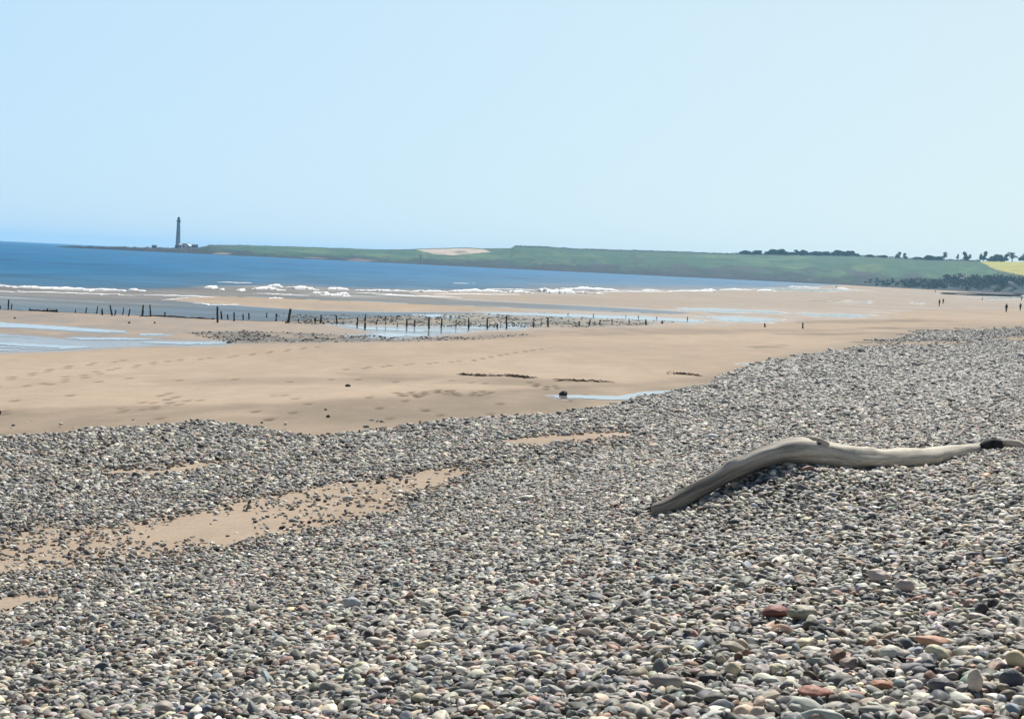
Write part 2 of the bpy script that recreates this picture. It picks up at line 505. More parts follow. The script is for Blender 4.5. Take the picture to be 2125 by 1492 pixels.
# ------------------------------------------------------------------ traced zones of the shore (photo pixels, back-projected onto the ground)
SHINGLE_EDGE = [(-3000, 1180), (-900, 960), (-200, 925), (0, 908), (100, 903), (200, 890), (300, 884), (420, 873), (500, 884), (560, 893), (650, 908), (760, 896), (860, 882),
                (950, 872), (1150, 857), (1250, 846), (1310, 835), (1400, 812), (1480, 786), (1560, 762), (1620, 748), (1700, 735), (1780, 717),
                (1850, 700), (1930, 686), (2125, 680), (2700, 694), (3500, 742), (7000, 930)]
SHINGLE = SHINGLE_EDGE + [(7000, 99000), (-3000, 99000)]
BARE = [  # sand lying open within the shingle: outline, strength
    ([(330, 1075), (470, 1040), (600, 1022), (760, 1000), (880, 975), (985, 985), (930, 1012), (860, 1045), (790, 1068), (700, 1092), (590, 1112), (480, 1128), (390, 1120), (300, 1105)], .88),
    ([(-100, 1110), (150, 1085), (330, 1068), (500, 1060), (480, 1135), (330, 1165), (150, 1190), (-100, 1205)], .76),
    ([(-200, 1255), (0, 1246), (90, 1240), (150, 1247), (110, 1262), (0, 1278), (-200, 1295)], 1.0),
    ([(200, 975), (290, 967), (395, 962), (500, 959), (420, 973), (310, 983), (225, 987)], 1.0),
    ([(1030, 915), (1100, 907), (1200, 899), (1300, 894), (1300, 908), (1180, 918), (1060, 925)], 1.0),
    ([(860, 985), (1000, 955), (1180, 930), (1300, 905), (1290, 925), (1150, 955), (1000, 990), (930, 1010)], .6),
    ([(1560, 722), (1700, 712), (1900, 708), (2020, 709), (2000, 714), (1800, 719), (1600, 728)], .8),
    ([(1830, 765), (1920, 758), (1900, 768), (1840, 772)], .7),
    ([(2060, 702), (2125, 698), (2400, 697), (2400, 706), (2100, 708)], .8),
]
def shingle_mask(px, py, x, y):
    wob = 9 * fbm(x / 2.2, y / 3.2, 21, 4)
    s = sstep(-4, 7, poly_sd(px + wob * 2.5, py + wob * .55, SHINGLE, 2.0))
    far = np.clip((py - 700) / 500, .12, 1)
    w2 = fbm(x / .7, y / .9, 23, 3)
    for pts, k in BARE:
        s = s * (1 - k * sstep(-85 * far - 2, 50 * far, poly_sd(px + (wob * 5 + w2 * 26) * far, py + (wob * 1.4 + w2 * 4) * far, pts, 3.0)))
    return s

WATER_EDGE = [(-1500, 560), (-900, 600), (-400, 626), (0, 643), (90, 647), (230, 652), (345, 658), (460, 664), (560, 667), (650, 664), (740, 661), (830, 657), (900, 653),
              (990, 651), (1080, 651), (1190, 650), (1300, 651), (1400, 652), (1440, 648), (1330, 641), (1200, 634), (1080, 628), (960, 622), (880, 614),
              (850, 606), (1000, 605), (1100, 607), (1200, 606), (1330, 604), (1480, 604), (1560, 600), (1680, 598), (1740, 594.5), (1760, 560)]
BAR = [(345, 621), (390, 616.5), (440, 615.5), (520, 617), (620, 621), (700, 624.5), (830, 630), (930, 634), (1050, 638), (1200, 645), (1330, 650),
       (1250, 651.5), (1120, 648.5), (1000, 648), (900, 647.5), (760, 647), (640, 643.5), (540, 637), (450, 630), (390, 626)]
SEA_POLY = WATER_EDGE + [(1760, 300), (-1500, 300)]
POOLS = [
    [(-300, 662), (0, 669), (120, 677), (260, 687), (262, 691), (180, 689), (60, 682), (-300, 672)],
    [(-300, 688), (0, 695), (70, 699), (140, 707), (260, 711), (480, 709), (465, 714), (330, 718), (150, 725), (0, 730), (-300, 740)],
    [(268, 691), (330, 692), (335, 696), (280, 696)],
    [(150, 702), (260, 701), (330, 703), (310, 706), (170, 706)],
    [(700, 673), (765, 680), (890, 680), (1000, 675), (1100, 674), (1085, 681), (985, 685), (905, 695), (800, 701), (728, 697), (785, 689), (740, 683)],
    [(850, 653), (900, 652), (955, 657), (950, 661), (900, 660)],
    [(990, 648), (1100, 650), (1250, 654.5), (1360, 658.5), (1460, 665), (1440, 669), (1330, 664.5), (1200, 659), (1100, 655), (1000, 653)],
    [(1400, 641), (1480, 641), (1600, 645), (1625, 650), (1500, 647), (1420, 645)],
    [(1455, 657), (1540, 658), (1620, 663), (1600, 668), (1500, 667)],
    [(1655, 650), (1740, 651), (1830, 655), (1780, 658), (1680, 656)],
    [(1145, 822), (1200, 820), (1280, 822), (1330, 814), (1395, 810), (1390, 820), (1320, 829), (1270, 831), (1200, 827), (1160, 828)],
    [(1525, 755), (1570, 752), (1632, 754), (1620, 758), (1560, 758)],
    [(1560, 598.5), (1700, 601), (1800, 603), (1700, 604), (1580, 602)],
    [(1995, 617), (2080, 617), (2300, 613), (2300, 618), (2080, 620)],
    [(1730, 626), (1810, 625), (1800, 628)], [(1890, 629), (1915, 628), (1912, 631)],
]
WETS = [  # damp or stained sand: outline, wetness, tint rgb, strength, softness
    ([(-800, 610), (0, 640), (350, 655), (700, 655), (1100, 640), (1500, 635), (1900, 640), (1850, 662), (1500, 676), (1200, 684), (900, 708), (600, 716), (300, 722), (0, 732), (-800, 760)], .75, (.34, .285, .24), .9, 26),
    ([(800, 600), (1100, 605), (1700, 598), (2125, 612), (2400, 615), (2400, 640), (1900, 645), (1500, 642), (1200, 640), (900, 632)], .5, (.36, .305, .26), .85, 20),
    ([(380, 690), (520, 688), (700, 694), (850, 700), (960, 699), (1100, 694), (1000, 705), (850, 707), (650, 711), (480, 712)], .55, (.13, .13, .12), .9, 10),
    ([(560, 652), (800, 655), (1000, 652), (1200, 659), (1400, 669), (1330, 676), (1150, 680), (1000, 678), (860, 676), (700, 672), (600, 671)], .5, (.15, .16, .14), .9, 10),
    ([(850, 698), (1000, 692), (1250, 680), (1500, 683), (1800, 684), (1500, 694), (1150, 698), (950, 706)], .3, (.33, .26, .20), .75, 12),
    ([(-500, 800), (0, 845), (500, 840), (900, 818), (1250, 798), (1600, 765), (1640, 745), (1500, 790), (1300, 850), (900, 900), (0, 930), (-500, 960)], .25, (.33, .262, .19), .8, 24),
    ([(480, 838), (900, 824), (1200, 800), (1320, 820), (1150, 850), (900, 868), (620, 880), (560, 860)], .3, (.31, .245, .175), .6, 22),
    ([(300, 790), (600, 782), (900, 784), (1200, 790), (1150, 800), (900, 798), (600, 797), (350, 800)], .2, (.38, .31, .23), .6, 16),
    ([(700, 775), (1000, 778), (1250, 790), (1320, 800), (1200, 806), (980, 796), (800, 790)], .2, (.30, .235, .17), .5, 16),
    ([(1530, 719), (1640, 716), (1620, 722), (1560, 723)], .1, (.27, .22, .17), .8, 5),
    ([(1640, 666), (1900, 662), (2000, 668), (1800, 670), (1650, 671)], .1, (.28, .23, .18), .7, 5),
    ([(1600, 693), (1800, 690), (1900, 692), (1700, 697)], .1, (.27, .23, .18), .7, 5),
    ([(1650, 624), (1720, 622), (1800, 625), (1700, 628)], .3, (.27, .25, .22), .7, 6),
    ([(1760, 681), (1850, 679), (1930, 681), (1850, 684)], 0, (.22, .19, .16), .8, 5),
    ([(1750, 709), (1850, 706), (1900, 709), (1800, 713)], 0, (.2, .17, .15), .8, 5),
    ([(1420, 643), (1500, 649), (1650, 654), (1500, 653)], .6, (.15, .15, .15), .8, 4),
]

# ------------------------------------------------------------------ the beach (one sheet, finer where it is seen)
def polar(azs, ds, zoff=0.0):
    A, D = np.meshgrid(azs, ds)                       # rows = distance
    x, y = np.sin(A) * D, np.cos(A) * D
    return x, y

def grid_faces(nr, nc, wrap=False):
    i = np.arange(nr - 1)[:, None] * nc
    j = np.arange(nc if wrap else nc - 1)[None, :]
    j2 = (j + 1) % nc
    return np.stack([i + j, i + j2, i + nc + j2, i + nc + j], -1).reshape(-1, 4)

def dep_rows(d0, d1, step):
    """distances whose sight angles differ by `step` traced pixels on a level beach"""
    return 15000 / np.arange(15000 / d0, 15000 / d1, -step)

az = np.concatenate([np.radians(np.arange(-180, -30, 5.0)), np.radians(np.arange(-30, -21.5, .25)), np.arange(math.radians(-21.5), math.radians(21.5), .0009), np.radians(np.arange(21.5, 30, .25)), np.radians(np.arange(30, 180, 5.0))])
ds = np.concatenate([[.02, .5, 1, 1.6], np.arange(2.2, 28, .12), dep_rows(28, 400, .9), dep_rows(400, 1950, .45), [2200, 2600]])
gx, gy = polar(az, ds)
gz = terrain(gx, gy)
gpx, gpy = project(gx, gy, gz)

sea_wob = fbm(gx / 14, gy / 40, 5, 4)
sea_sd = poly_sd(gpx + 10 * sea_wob, gpy + 1.2 * sea_wob, SEA_POLY, 4.0)
bar_sd = poly_sd(gpx + 10 * sea_wob, gpy + 1.0 * sea_wob, BAR, 4.0)
sea_in = np.minimum(sea_sd, -bar_sd)
# the bed falls away gently under the water, the bar rises out of it
gz = gz - np.clip((sea_in - 2) * .02, 0, .6) * (gy > 60) + .06 * sstep(0, 12, bar_sd)

sh = shingle_mask(gpx, gpy, gx, gy)
sh = np.where(np.abs(gpx) > 90000, 1.0, sh)
dry = np.array([.358, .284, .215])
colr = np.ones(gx.shape + (3,)) * dry
colr *= (1 + .10 * fbm(gx / 9, gy / 14, 8, 4) + .05 * fbm(gx / 1.3, gy / 5, 9, 3))[..., None]
wet = np.zeros(gx.shape)
edge_ = sstep(-55, 0, poly_sd(gpx + 20 * fbm(gx / 3, gy / 8, 91, 4), gpy, SHINGLE, 3.0)) * sstep(1250, 1600, gpx) * .55
colr = colr * (1 - edge_[..., None]) + np.array([.215, .19, .16]) * edge_[..., None]      # grit and small stones thinning out onto the sand
for pts, w, tint, k, soft in WETS:
    q = fbm(gx / 5, gy / 11, int(pts[0][0]) % 97, 5)
    sdp = poly_sd(gpx + 22 * q, gpy + .12 * soft * q, pts, 4.0)
    f = k * sstep(-soft, soft, sdp)
    f = f * np.clip(.75 + .5 * fbm(gx / 1.6, gy / 4, 33, 3), 0, 1)
    colr = colr * (1 - f[..., None]) + np.array(tint) * .62 * f[..., None]
    wet = wet * (1 - f) + w * f
# ripples and low runnels across the tidal flats
flat = sstep(1.0, .0, gz) * (gy > 40)
run = fbm(gx / 26 + gy / 90, gy / 7, 55, 4)
f = sstep(.15, .6, run) * sstep(690, 640, gpy) * .35
colr = colr * (1 - f[..., None]) + np.array([.17, .155, .135]) * f[..., None]
wet = np.clip(wet + f, 0, 1)

# footprints: dents pressed into the sand
prints = []
def trail(pts, step, wd=.06):
    P = [hit(a, b) for a, b in pts]
    acc, k = 0, 0
    for a, b in zip(P[:-1], P[1:]):
        L = (b - a).length
        t = -acc
        d = (b - a).normalized()
        n = Vector((-d.y, d.x, 0))
        while t + step < L:
            t += step
            k += 1
            p = a + d * (t + random.uniform(-.08, .08)) + n * (wd if k % 2 else -wd) * random.uniform(.6, 1.5)
            prints.append((p.x, p.y, d.x, d.y, random.uniform(.8, 1.25)))
        acc = L - t
trail([(-60, 808), (30, 801), (110, 795), (170, 782), (215, 768), (270, 762), (340, 749), (430, 744), (500, 738), (560, 731), (620, 724), (665, 718)], 1.15, .16)
trail([(-60, 795), (0, 789), (60, 778), (95, 770), (150, 759), (205, 753), (262, 748)], 1.15, .16)
trail([(60, 805), (200, 788), (330, 786), (470, 789), (640, 790), (720, 788)], 1.9, .5)
trail([(330, 812), (375, 832), (350, 842), (260, 852)], .8, .2)
trail([(700, 768), (830, 757), (980, 748), (1060, 733), (1140, 722)], .9, .12)
trail([(640, 786), (900, 790), (1150, 800)], 1.7, .5)
trail([(835, 812), (850, 822), (885, 815), (920, 808), (935, 818), (980, 820), (1010, 812)], .3, .18)
trail([(1080, 795), (1140, 800), (1150, 808)], .45, .2)
for _ in range(34):
    p = hit(random.uniform(-50, 1250), random.gauss(835, 22))
    a = random.uniform(0, 6.3)
    prints.append((p.x, p.y, math.cos(a), math.sin(a), random.uniform(.5, 1.1)))
dent = np.zeros(gx.shape)
ddA = np.radians(21.5)
for x0, y0, dx, dy, s in prints:
    d0, a0 = math.hypot(x0, y0), math.atan2(x0, y0)
    r0, r1 = np.searchsorted(ds, d0 - 1.0), np.searchsorted(ds, d0 + 1.0)
    c0, c1 = np.searchsorted(az, a0 - .5 / d0), np.searchsorted(az, a0 + .5 / d0)
    X, Y = gx[r0:r1, c0:c1] - x0, gy[r0:r1, c0:c1] - y0
    al, ac = X * dx + Y * dy, -X * dy + Y * dx
    dent[r0:r1, c0:c1] = np.maximum(dent[r0:r1, c0:c1], s * np.exp(-((X / .11) ** 2 + (Y / .30) ** 2)))
gz = gz - .08 * dent * (1 - sh)
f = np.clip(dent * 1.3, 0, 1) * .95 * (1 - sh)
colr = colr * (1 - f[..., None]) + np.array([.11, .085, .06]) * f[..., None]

# damp margins of the pools: soaked sand that mirrors the sky
for i, pts in enumerate(POOLS):
    q = fbm(gx / 3.5, gy / 7, 70 + i, 5)
    sdp = poly_sd(gpx + 30 * q, gpy + 3.0 * q, pts, 4.0)
    hs_ = 34 if i in (1, 4) else 16 if i < 9 else 8
    f = sstep(-hs_, 4, sdp) * (1 - sh)
    wet = np.maximum(wet, 2 * f)
    f = f * .5
    colr = colr * (1 - f[..., None]) + np.array([.17, .16, .15]) * f[..., None]
me = mesh_np("beach", np.stack([gx, gy, gz], -1).reshape(-1, 3), grid_faces(len(ds), len(az), wrap=True)[:, ::-1])
attr_c(me, "col", np.clip(colr, .02, .8).reshape(-1, 3))
attr_f(me, "wet", wet)
attr_f(me, "shingle", sstep(.35, .9, sh))
tag(link_mesh("beach", me, M_beach, smooth=True), kind='structure')

# ------------------------------------------------------------------ pools: thin sheets lying on the sand
def sheet(name, mask, mat, lift):
    """keeps the cells of the beach grid that lie inside the outline, as a sheet just above the sand"""
    nr, nc = mask.shape
    cell = mask[:-1, :-1] & mask[1:, :-1] & mask[1:, 1:] & mask[:-1, 1:]
    r, c = np.nonzero(cell)
    if not len(r): return None
    F = np.stack([r * nc + c, (r + 1) * nc + c, (r + 1) * nc + c + 1, r * nc + c + 1], -1)
    used, inv = np.unique(F, return_inverse=True)
    V = np.stack([gx, gy, gz0 + lift], -1).reshape(-1, 3)[used]
    m_ = mesh_np(name, V, inv.reshape(-1, 4))
    return link_mesh(name, m_, mat, smooth=True)
gz0 = terrain(gx, gy) + .008
pool_mask = np.zeros(gx.shape, bool)
for i, pts in enumerate(POOLS):
    q = fbm(gx / 3.5, gy / 7, 70 + i, 5)
    big = i in (1, 4)
    sdp = poly_sd(gpx + (26 if big else 16) * q, gpy + (3.2 if big else 1.0) * q, pts, 4.0)
    m_ = (sdp > (1.5 if big else -.5)) & (sh < .3)
    if big:     # sand bars break the wide pools into strips
        m_ &= fbm(gx / 20, gy / 2.4, 90 + i, 4) > -.08
    m_ &= ~pool_mask
    pool_mask |= m_
    o = sheet("tide_pool", m_, M_pool, .004)
    if o: tag(o, kind='structure')

# ------------------------------------------------------------------ the sea
az_s = np.concatenate([np.radians(np.arange(-48, -21.5, .3)), np.arange(math.radians(-21.5), math.radians(14), .0011)])
ds_s = np.concatenate([dep_rows(78, 330, .8), dep_rows(330, 2000, .5), np.geomspace(2000, 6000, 24)])
sx, sy = polar(az_s, ds_s)
spx, spy = project(sx, sy, np.zeros_like(sx))
w = fbm(sx / 14, sy / 40, 5, 4)
sdS = poly_sd(spx + 10 * w, spy + 1.2 * w, SEA_POLY, 4.0)
sdB = poly_sd(spx + 10 * w, spy + 1.0 * w, BAR, 4.0)
sin_ = np.minimum(sdS, -sdB)
sin_ = np.where(sy > 330, np.maximum(sin_, 30), sin_) if False else sin_
sin_ = np.where(spy < 590, 60, sin_)
hor = 498.5 + .048 * spx
dep = spy - hor                                        # deep water lies far out
n_ = fbm(sx / 60, sy / 90, 12, 4)
n2_ = fbm(sx / 9, sy / 26, 15, 4)
yf = np.interp(spx, [-1500, 0, 150, 300, 450, 600, 700, 900, 1150, 1500, 1700], [545, 592, 598, 601, 594, 592, 598, 602, 598, 600, 594])   # line of the first breakers
aft = spy - yf
deep = sstep(5, -16, aft + 5 * n_ + 3 * n2_)
c_sh, c_dp = np.array([.125, .150, .165]), np.array([.005, .120, .262])
csea = c_sh * (1 - deep[..., None]) + c_dp * deep[..., None]
mid_ = sstep(-46, -8, aft + 4 * n2_) * deep * .75
csea = csea * (1 - mid_[..., None]) + np.array([.045, .135, .225]) * mid_[..., None]
tan_ = sstep(-4, 5, aft) * sstep(30, 15, aft + 5 * n2_) * .7
csea = csea * (1 - tan_[..., None]) + np.array([.20, .18, .16]) * tan_[..., None]
near = sstep(34, 46, aft) * .7
csea = csea * (1 - near[..., None]) + np.array([.10, .155, .21]) * near[..., None]
csea *= (1 + .16 * n2_ + .12 * n_)[..., None]
# foam washed thinly over the shallows
wash = sstep(.35, .75, fbm(sx / 22 + 3, sy / 6, 44, 5)) * sstep(-3, 4, aft) * sstep(38, 18, aft) * .6
csea = csea * (1 - wash[..., None]) + np.array([.5, .51, .51]) * wash[..., None]
edge = sstep(7, 0, sin_) * (dep < 125) * .5
csea = csea * (1 - edge[..., None]) + np.array([.6, .6, .58]) * edge[..., None]
sz = .012 + (.10 * np.sin(sy / 3.2 + 2.2 * n_ * 3) * sstep(120, 300, sy) + .05 * n2_ * sstep(120, 260, sy)) * sstep(0, 25, sin_)
sz = np.where(sy > 900, .012, sz)
mask = sin_ > -.5
nr, nc = mask.shape
cell = mask[:-1, :-1] & mask[1:, :-1] & mask[1:, 1:] & mask[:-1, 1:]
r, c = np.nonzero(cell)
F = np.stack([r * nc + c, (r + 1) * nc + c, (r + 1) * nc + c + 1, r * nc + c + 1], -1)
used, inv = np.unique(F, return_inverse=True)
me = mesh_np("sea", np.stack([sx, sy, sz], -1).reshape(-1, 3)[used], inv.reshape(-1, 4)[:, ::-1])
attr_c(me, "col", np.clip(csea, .01, .9).reshape(-1, 3)[used])
tag(link_mesh("sea", me, M_sea, smooth=True), kind='structure')

# ------------------------------------------------------------------ breakers: humped ridges of white water
def breaker(x0, y0, x1, y1, hpx, seed, ragged=.5):
    """a ridge from traced (x0,y0) to (x1,y1) at the waterline, hpx traced pixels tall; returns verts, faces"""
    a, b = hit(x0, y0), hit(x1, y1)
    a.z = b.z = 0.0
    n = max(6, int(abs(x1 - x0) / 1.6))
    t = np.linspace(0, 1, n)
    ax = a.x + (b.x - a.x) * t
    ay = a.y + (b.y - a.y) * t
    d = np.hypot(ax, ay)
    ay = ay + 2.5 * fbm(t * 5, t * 0 + seed, seed, 3)
    hh = .8 * hpx * d / F0 * np.clip(np.sin(np.pi * np.clip(t, .0, 1)) ** .5, 0, 1) * (1 - ragged * .7 + ragged * .7 * (fbm(t * n / 7, t * 0, seed + 3, 4) + 1) * .8)
    hh = np.maximum(hh, .02)
    prof = [(-1.0, -.05), (-.85, .45), (-.55, .85), (-.15, 1.0), (.3, .6), (.8, .25), (1.3, -.05)]
    V = []
    for k, (o_, z_) in enumerate(prof):
        jz = 1 + .12 * fbm(t * n / 3, t * 0 + k, seed + 9, 3)
        V.append(np.stack([ax, ay + o_ * np.maximum(hh, .15) * 3.2, z_ * hh * jz], -1))
    V = np.stack(V, 0)
    return V.reshape(-1, 3), grid_faces(len(prof), n)

BREAK = [(-300, 598, 60, 607, 1.6, .5), (20, 604, 240, 612, 1.5, .6), (110, 608, 300, 613, 1.2, .6), (300, 612, 470, 617, 1.5, .5), (330, 624, 420, 617, 2.2, .4), (395, 630, 500, 633, 1.2, .6),
         (520, 609, 640, 614, 1.6, .6), (740, 608, 860, 613, 1.8, .6), (780, 612, 960, 617, 1.5, .6), (900, 610, 1080, 612, 1.6, .6), (1010, 600, 1110, 603, 3, .5), (1240, 606, 1400, 606, 2.2, .6), (450, 586, 520, 588, 1.4, .6), (940, 588, 990, 589, 1.2, .6),
         (-420, 566, -60, 588, 5, .5), (-120, 591, 60, 596.5, 5, .4), (40, 597, 110, 598, 6, .5), (80, 598.5, 200, 604, 6, .45), (200, 601, 252, 605, 5, .5), (262, 602, 293, 605, 6, .4),
         (428, 597, 448, 599, 8, .3), (458, 601, 470, 602, 4, .5), (494, 602, 506, 604, 5, .5),
         (526, 600, 592, 604, 8, .5), (556, 594, 590, 596, 6, .4), (590, 598, 662, 603, 8, .5), (648, 608, 700, 613, 6, .6), (668, 612, 726, 616, 4, .6), (676, 602, 726, 603, 9, .55),
         (694, 611, 726, 613, 7, .5), (558, 619.5, 583, 620, 3, .4), (735, 603, 850, 605, 5, .7), (850, 606, 930, 606.5, 5, .5), (930, 605, 1052, 607, 7, .5), (1050, 606, 1108, 609, 5, .7),
         (1112, 605, 1150, 608, 10, .35), (1130, 608.5, 1195, 610, 12, .45), (1160, 600, 1285, 604, 7, .5), (1180, 606, 1255, 611, 4, .7), (1330, 603, 1372, 604, 4, .5),
         (1385, 605, 1480, 606, 5, .6), (1448, 604, 1490, 606, 7, .4), (1490, 602, 1560, 603, 4, .6), (1570, 604, 1610, 605, 5, .4), (1635, 596, 1700, 599, 4, .5), (1735, 598.5, 1762, 602, 4, .5)]
Vs, Fs, off = [], [], 0
for i, bk in enumerate(BREAK):
    v, f_ = breaker(*bk[:5], 11 + i, bk[5])
    Vs.append(v); Fs.append(f_ + off); off += len(v)
me = mesh_np("surf", np.concatenate(Vs), np.concatenate(Fs))
tag(link_mesh("surf", me, M_foam, smooth=True), "white foaming surf breaking along the edge of the blue sea", "surf", kind='stuff')

# ------------------------------------------------------------------ headland: reef, low cliffs, fields
SKYL = [(432, 509.5), (500, 509.5), (603, 512.7), (725, 516.6), (785, 519), (840, 518.5), (875, 517), (966, 514.5), (1000, 516.6), (1056, 516.5), (1068, 512.6), (1118, 514), (1198, 518.6),
        (1310, 522), (1395, 524.5), (1508, 529), (1600, 531), (1665, 532), (1765, 534), (1838, 538), (1912, 542.5), (2029, 546), (2125, 548), (2300, 552), (2700, 566)]
def crest_z(px, d1):
    py = np.interp(px, [p[0] for p in SKYL], [p[1] for p in SKYL])
    z = 5 + (498.5 + .048 * px - py) * d1 / 3000
    low = np.interp(px, [112, 135, 200, 259, 300, 330, 372, 400, 432], [-.3, 1.8, 2.8, 3.9, 4.4, 5.0, 5.6, 6.6, 9.5])
    return np.where(px < 432, low, z)
lpx = np.concatenate([np.arange(112, 2250, 2.0), np.arange(2250, 2700, 12)])
d0 = np.interp(lpx, [112, 300, 480, 1000, 1700, 1900, 2125, 2700], [1680, 1600, 1640, 1600, 1640, 1480, 1400, 1300])
d0 = d0 + 10 * fbm(lpx / 110, lpx * 0, 2, 2)
d1 = d0 + np.interp(lpx, [112, 300, 500, 1000, 2125], [40, 90, 200, 330, 420])
zc = crest_z(lpx, d1) + np.where(lpx < 432, .7 * fbm(lpx / 9, lpx * 0, 77, 4), .25 * fbm(lpx / 7, lpx * 0, 78, 3))
def lazi(px):
    v = ray(px, 498.5 + .048 * np.asarray(px))
    return np.arctan2(v[..., 0], v[..., 1])
la = lazi(lpx)
tt = np.concatenate([[-.05, 0], np.linspace(.01, 1, 70), [1.15, 1.5, 2.5, 3.5]])
Lx, Ly, Lz = [], [], []
cliff = np.interp(lpx, [112, 430, 500, 1000, 1500, 1900, 2125], [.9, .7, .3, .12, .10, .12, .2])
for t in tt:
    D = d0 + (d1 - d0) * t
    tc = np.clip(t, 0, 1)
    p = cliff * sstep(0, .16, np.full_like(lpx, tc)) + (1 - cliff) * (1 - (1 - tc) ** 1.6)
    z = zc * p
    if t <= 0: z = np.full_like(lpx, -.6)
    if t > 1: z = zc - (t - 1) * 2.2 * np.where(lpx < 500, 3, 1) - np.where(t > 2.4, 6, 0)
    z = z + (.8 * fbm(lpx / 60, np.full_like(lpx, t * 9), 31, 3)) * (0 < t < .5) * np.minimum(1, zc / 12)
    Lx.append(np.sin(la) * D); Ly.append(np.cos(la) * D); Lz.append(z)
Lx, Ly, Lz = map(np.array, (Lx, Ly, Lz))
qx, qy = project(Lx, Ly, Lz)
T = np.broadcast_to(tt[:, None], Lx.shape)
PX = np.broadcast_to(lpx[None, :], Lx.shape)
na = fbm(PX / 42, Lz / 6 + T * 3, 61, 5)
nb = fbm(PX / 10, Lz / 2.0 + T * 6, 63, 4)
hcol = np.ones(Lx.shape + (3,)) * np.array([.020, .082, .042]) * (1 + .12 * nb + .2 * na)[..., None]
def paint(f, c):
    global hcol
    hcol = hcol * (1 - f[..., None]) + np.array(c) * f[..., None]
paint(sstep(.1, .6, fbm(PX / 90, T * 3, 64, 3)) * .45, (.11, .18, .07))
paint(sstep(.2, .7, fbm(PX / 25, T * 7, 66, 4)) * .3 * (PX < 1500), (.12, .13, .05))
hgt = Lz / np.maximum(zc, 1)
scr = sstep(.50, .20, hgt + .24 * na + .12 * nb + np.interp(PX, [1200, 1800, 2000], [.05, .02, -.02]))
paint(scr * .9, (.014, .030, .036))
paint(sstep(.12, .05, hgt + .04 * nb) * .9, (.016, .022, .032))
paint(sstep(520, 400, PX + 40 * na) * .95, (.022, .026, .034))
def zone(pts, c, k=1.0, soft=2.0):
    paint(k * sstep(-soft, soft, poly_sd(qx + 5 * nb, qy + .5 * nb, pts, 3.0)) * (T > .02), c)
zone([(850, 516), (900, 513), (970, 511), (1000, 517), (1020, 524), (985, 526), (940, 530), (900, 527), (872, 520)], (.44, .36, .29))
zone([(440, 526), (462, 524.5), (486, 526.5), (462, 529), (440, 529)], (.30, .24, .20), .9, 3)      # little beaches under the slope
zone([(630, 535), (655, 534), (680, 537), (650, 539)], (.26, .20, .18), .7, 3)
zone([(715, 539), (745, 536), (778, 541), (740, 545)], (.22, .17, .17), .7, 4)
zone([(935, 522), (960, 520), (975, 525), (950, 527)], (.12, .14, .10), .7)
zone([(2033, 543), (2300, 545), (2300, 600), (2125, 573), (2070, 562)], (.34, .32, .07))
zone([(2033, 548), (2070, 561), (2125, 572), (2300, 598), (2300, 603), (2125, 576), (2065, 564)], (.04, .06, .03), .9, 1)
zone([(1985, 572), (2000, 570), (2012, 576), (1996, 580)], (.45, .48, .42), .5)
zone([(1308, 528), (1342, 543), (1362, 562), (1354, 563), (1334, 546), (1300, 531)], (.03, .05, .045), .8, 2)
for cx_, cy_, w_, h_ in ((1035, 542, 14, 4), (1240, 553, 18, 8), (1410, 552, 20, 6), (1425, 565, 22, 7), (1495, 566, 26, 9), (1560, 563, 30, 6), (1765, 563, 14, 4), (1790, 568, 22, 5), (1540, 556, 26, 4)):
    zone([(cx_ - w_, cy_), (cx_ - w_ * .3, cy_ - h_), (cx_ + w_ * .5, cy_ - h_ * .7), (cx_ + w_, cy_ + h_ * .3), (cx_ + w_ * .2, cy_ + h_), (cx_ - w_ * .6, cy_ + h_ * .6)], (.03, .036, .05), .75, 5)
ridge = sstep(.90, .935, hgt) * (T <= 1.02) * (PX > 430) * (PX < 2030)
paint(ridge * .85, (.02, .05, .035))
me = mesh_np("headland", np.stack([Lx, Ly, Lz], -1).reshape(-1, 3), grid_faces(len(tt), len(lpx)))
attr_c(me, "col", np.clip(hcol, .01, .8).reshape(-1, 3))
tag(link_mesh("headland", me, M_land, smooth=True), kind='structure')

def land_pt(px, t=1.0):
    D0 = float(np.interp(px, lpx, d0)); D1 = float(np.interp(px, lpx, d1))
    k = int(np.argmin(np.abs(tt - t)))
    z = float(np.interp(px, lpx, Lz[k]))
    D = D0 + (D1 - D0) * tt[k]
    a = float(lazi(np.array(float(px))))
    return Vector((math.sin(a) * D, math.cos(a) * D, z))

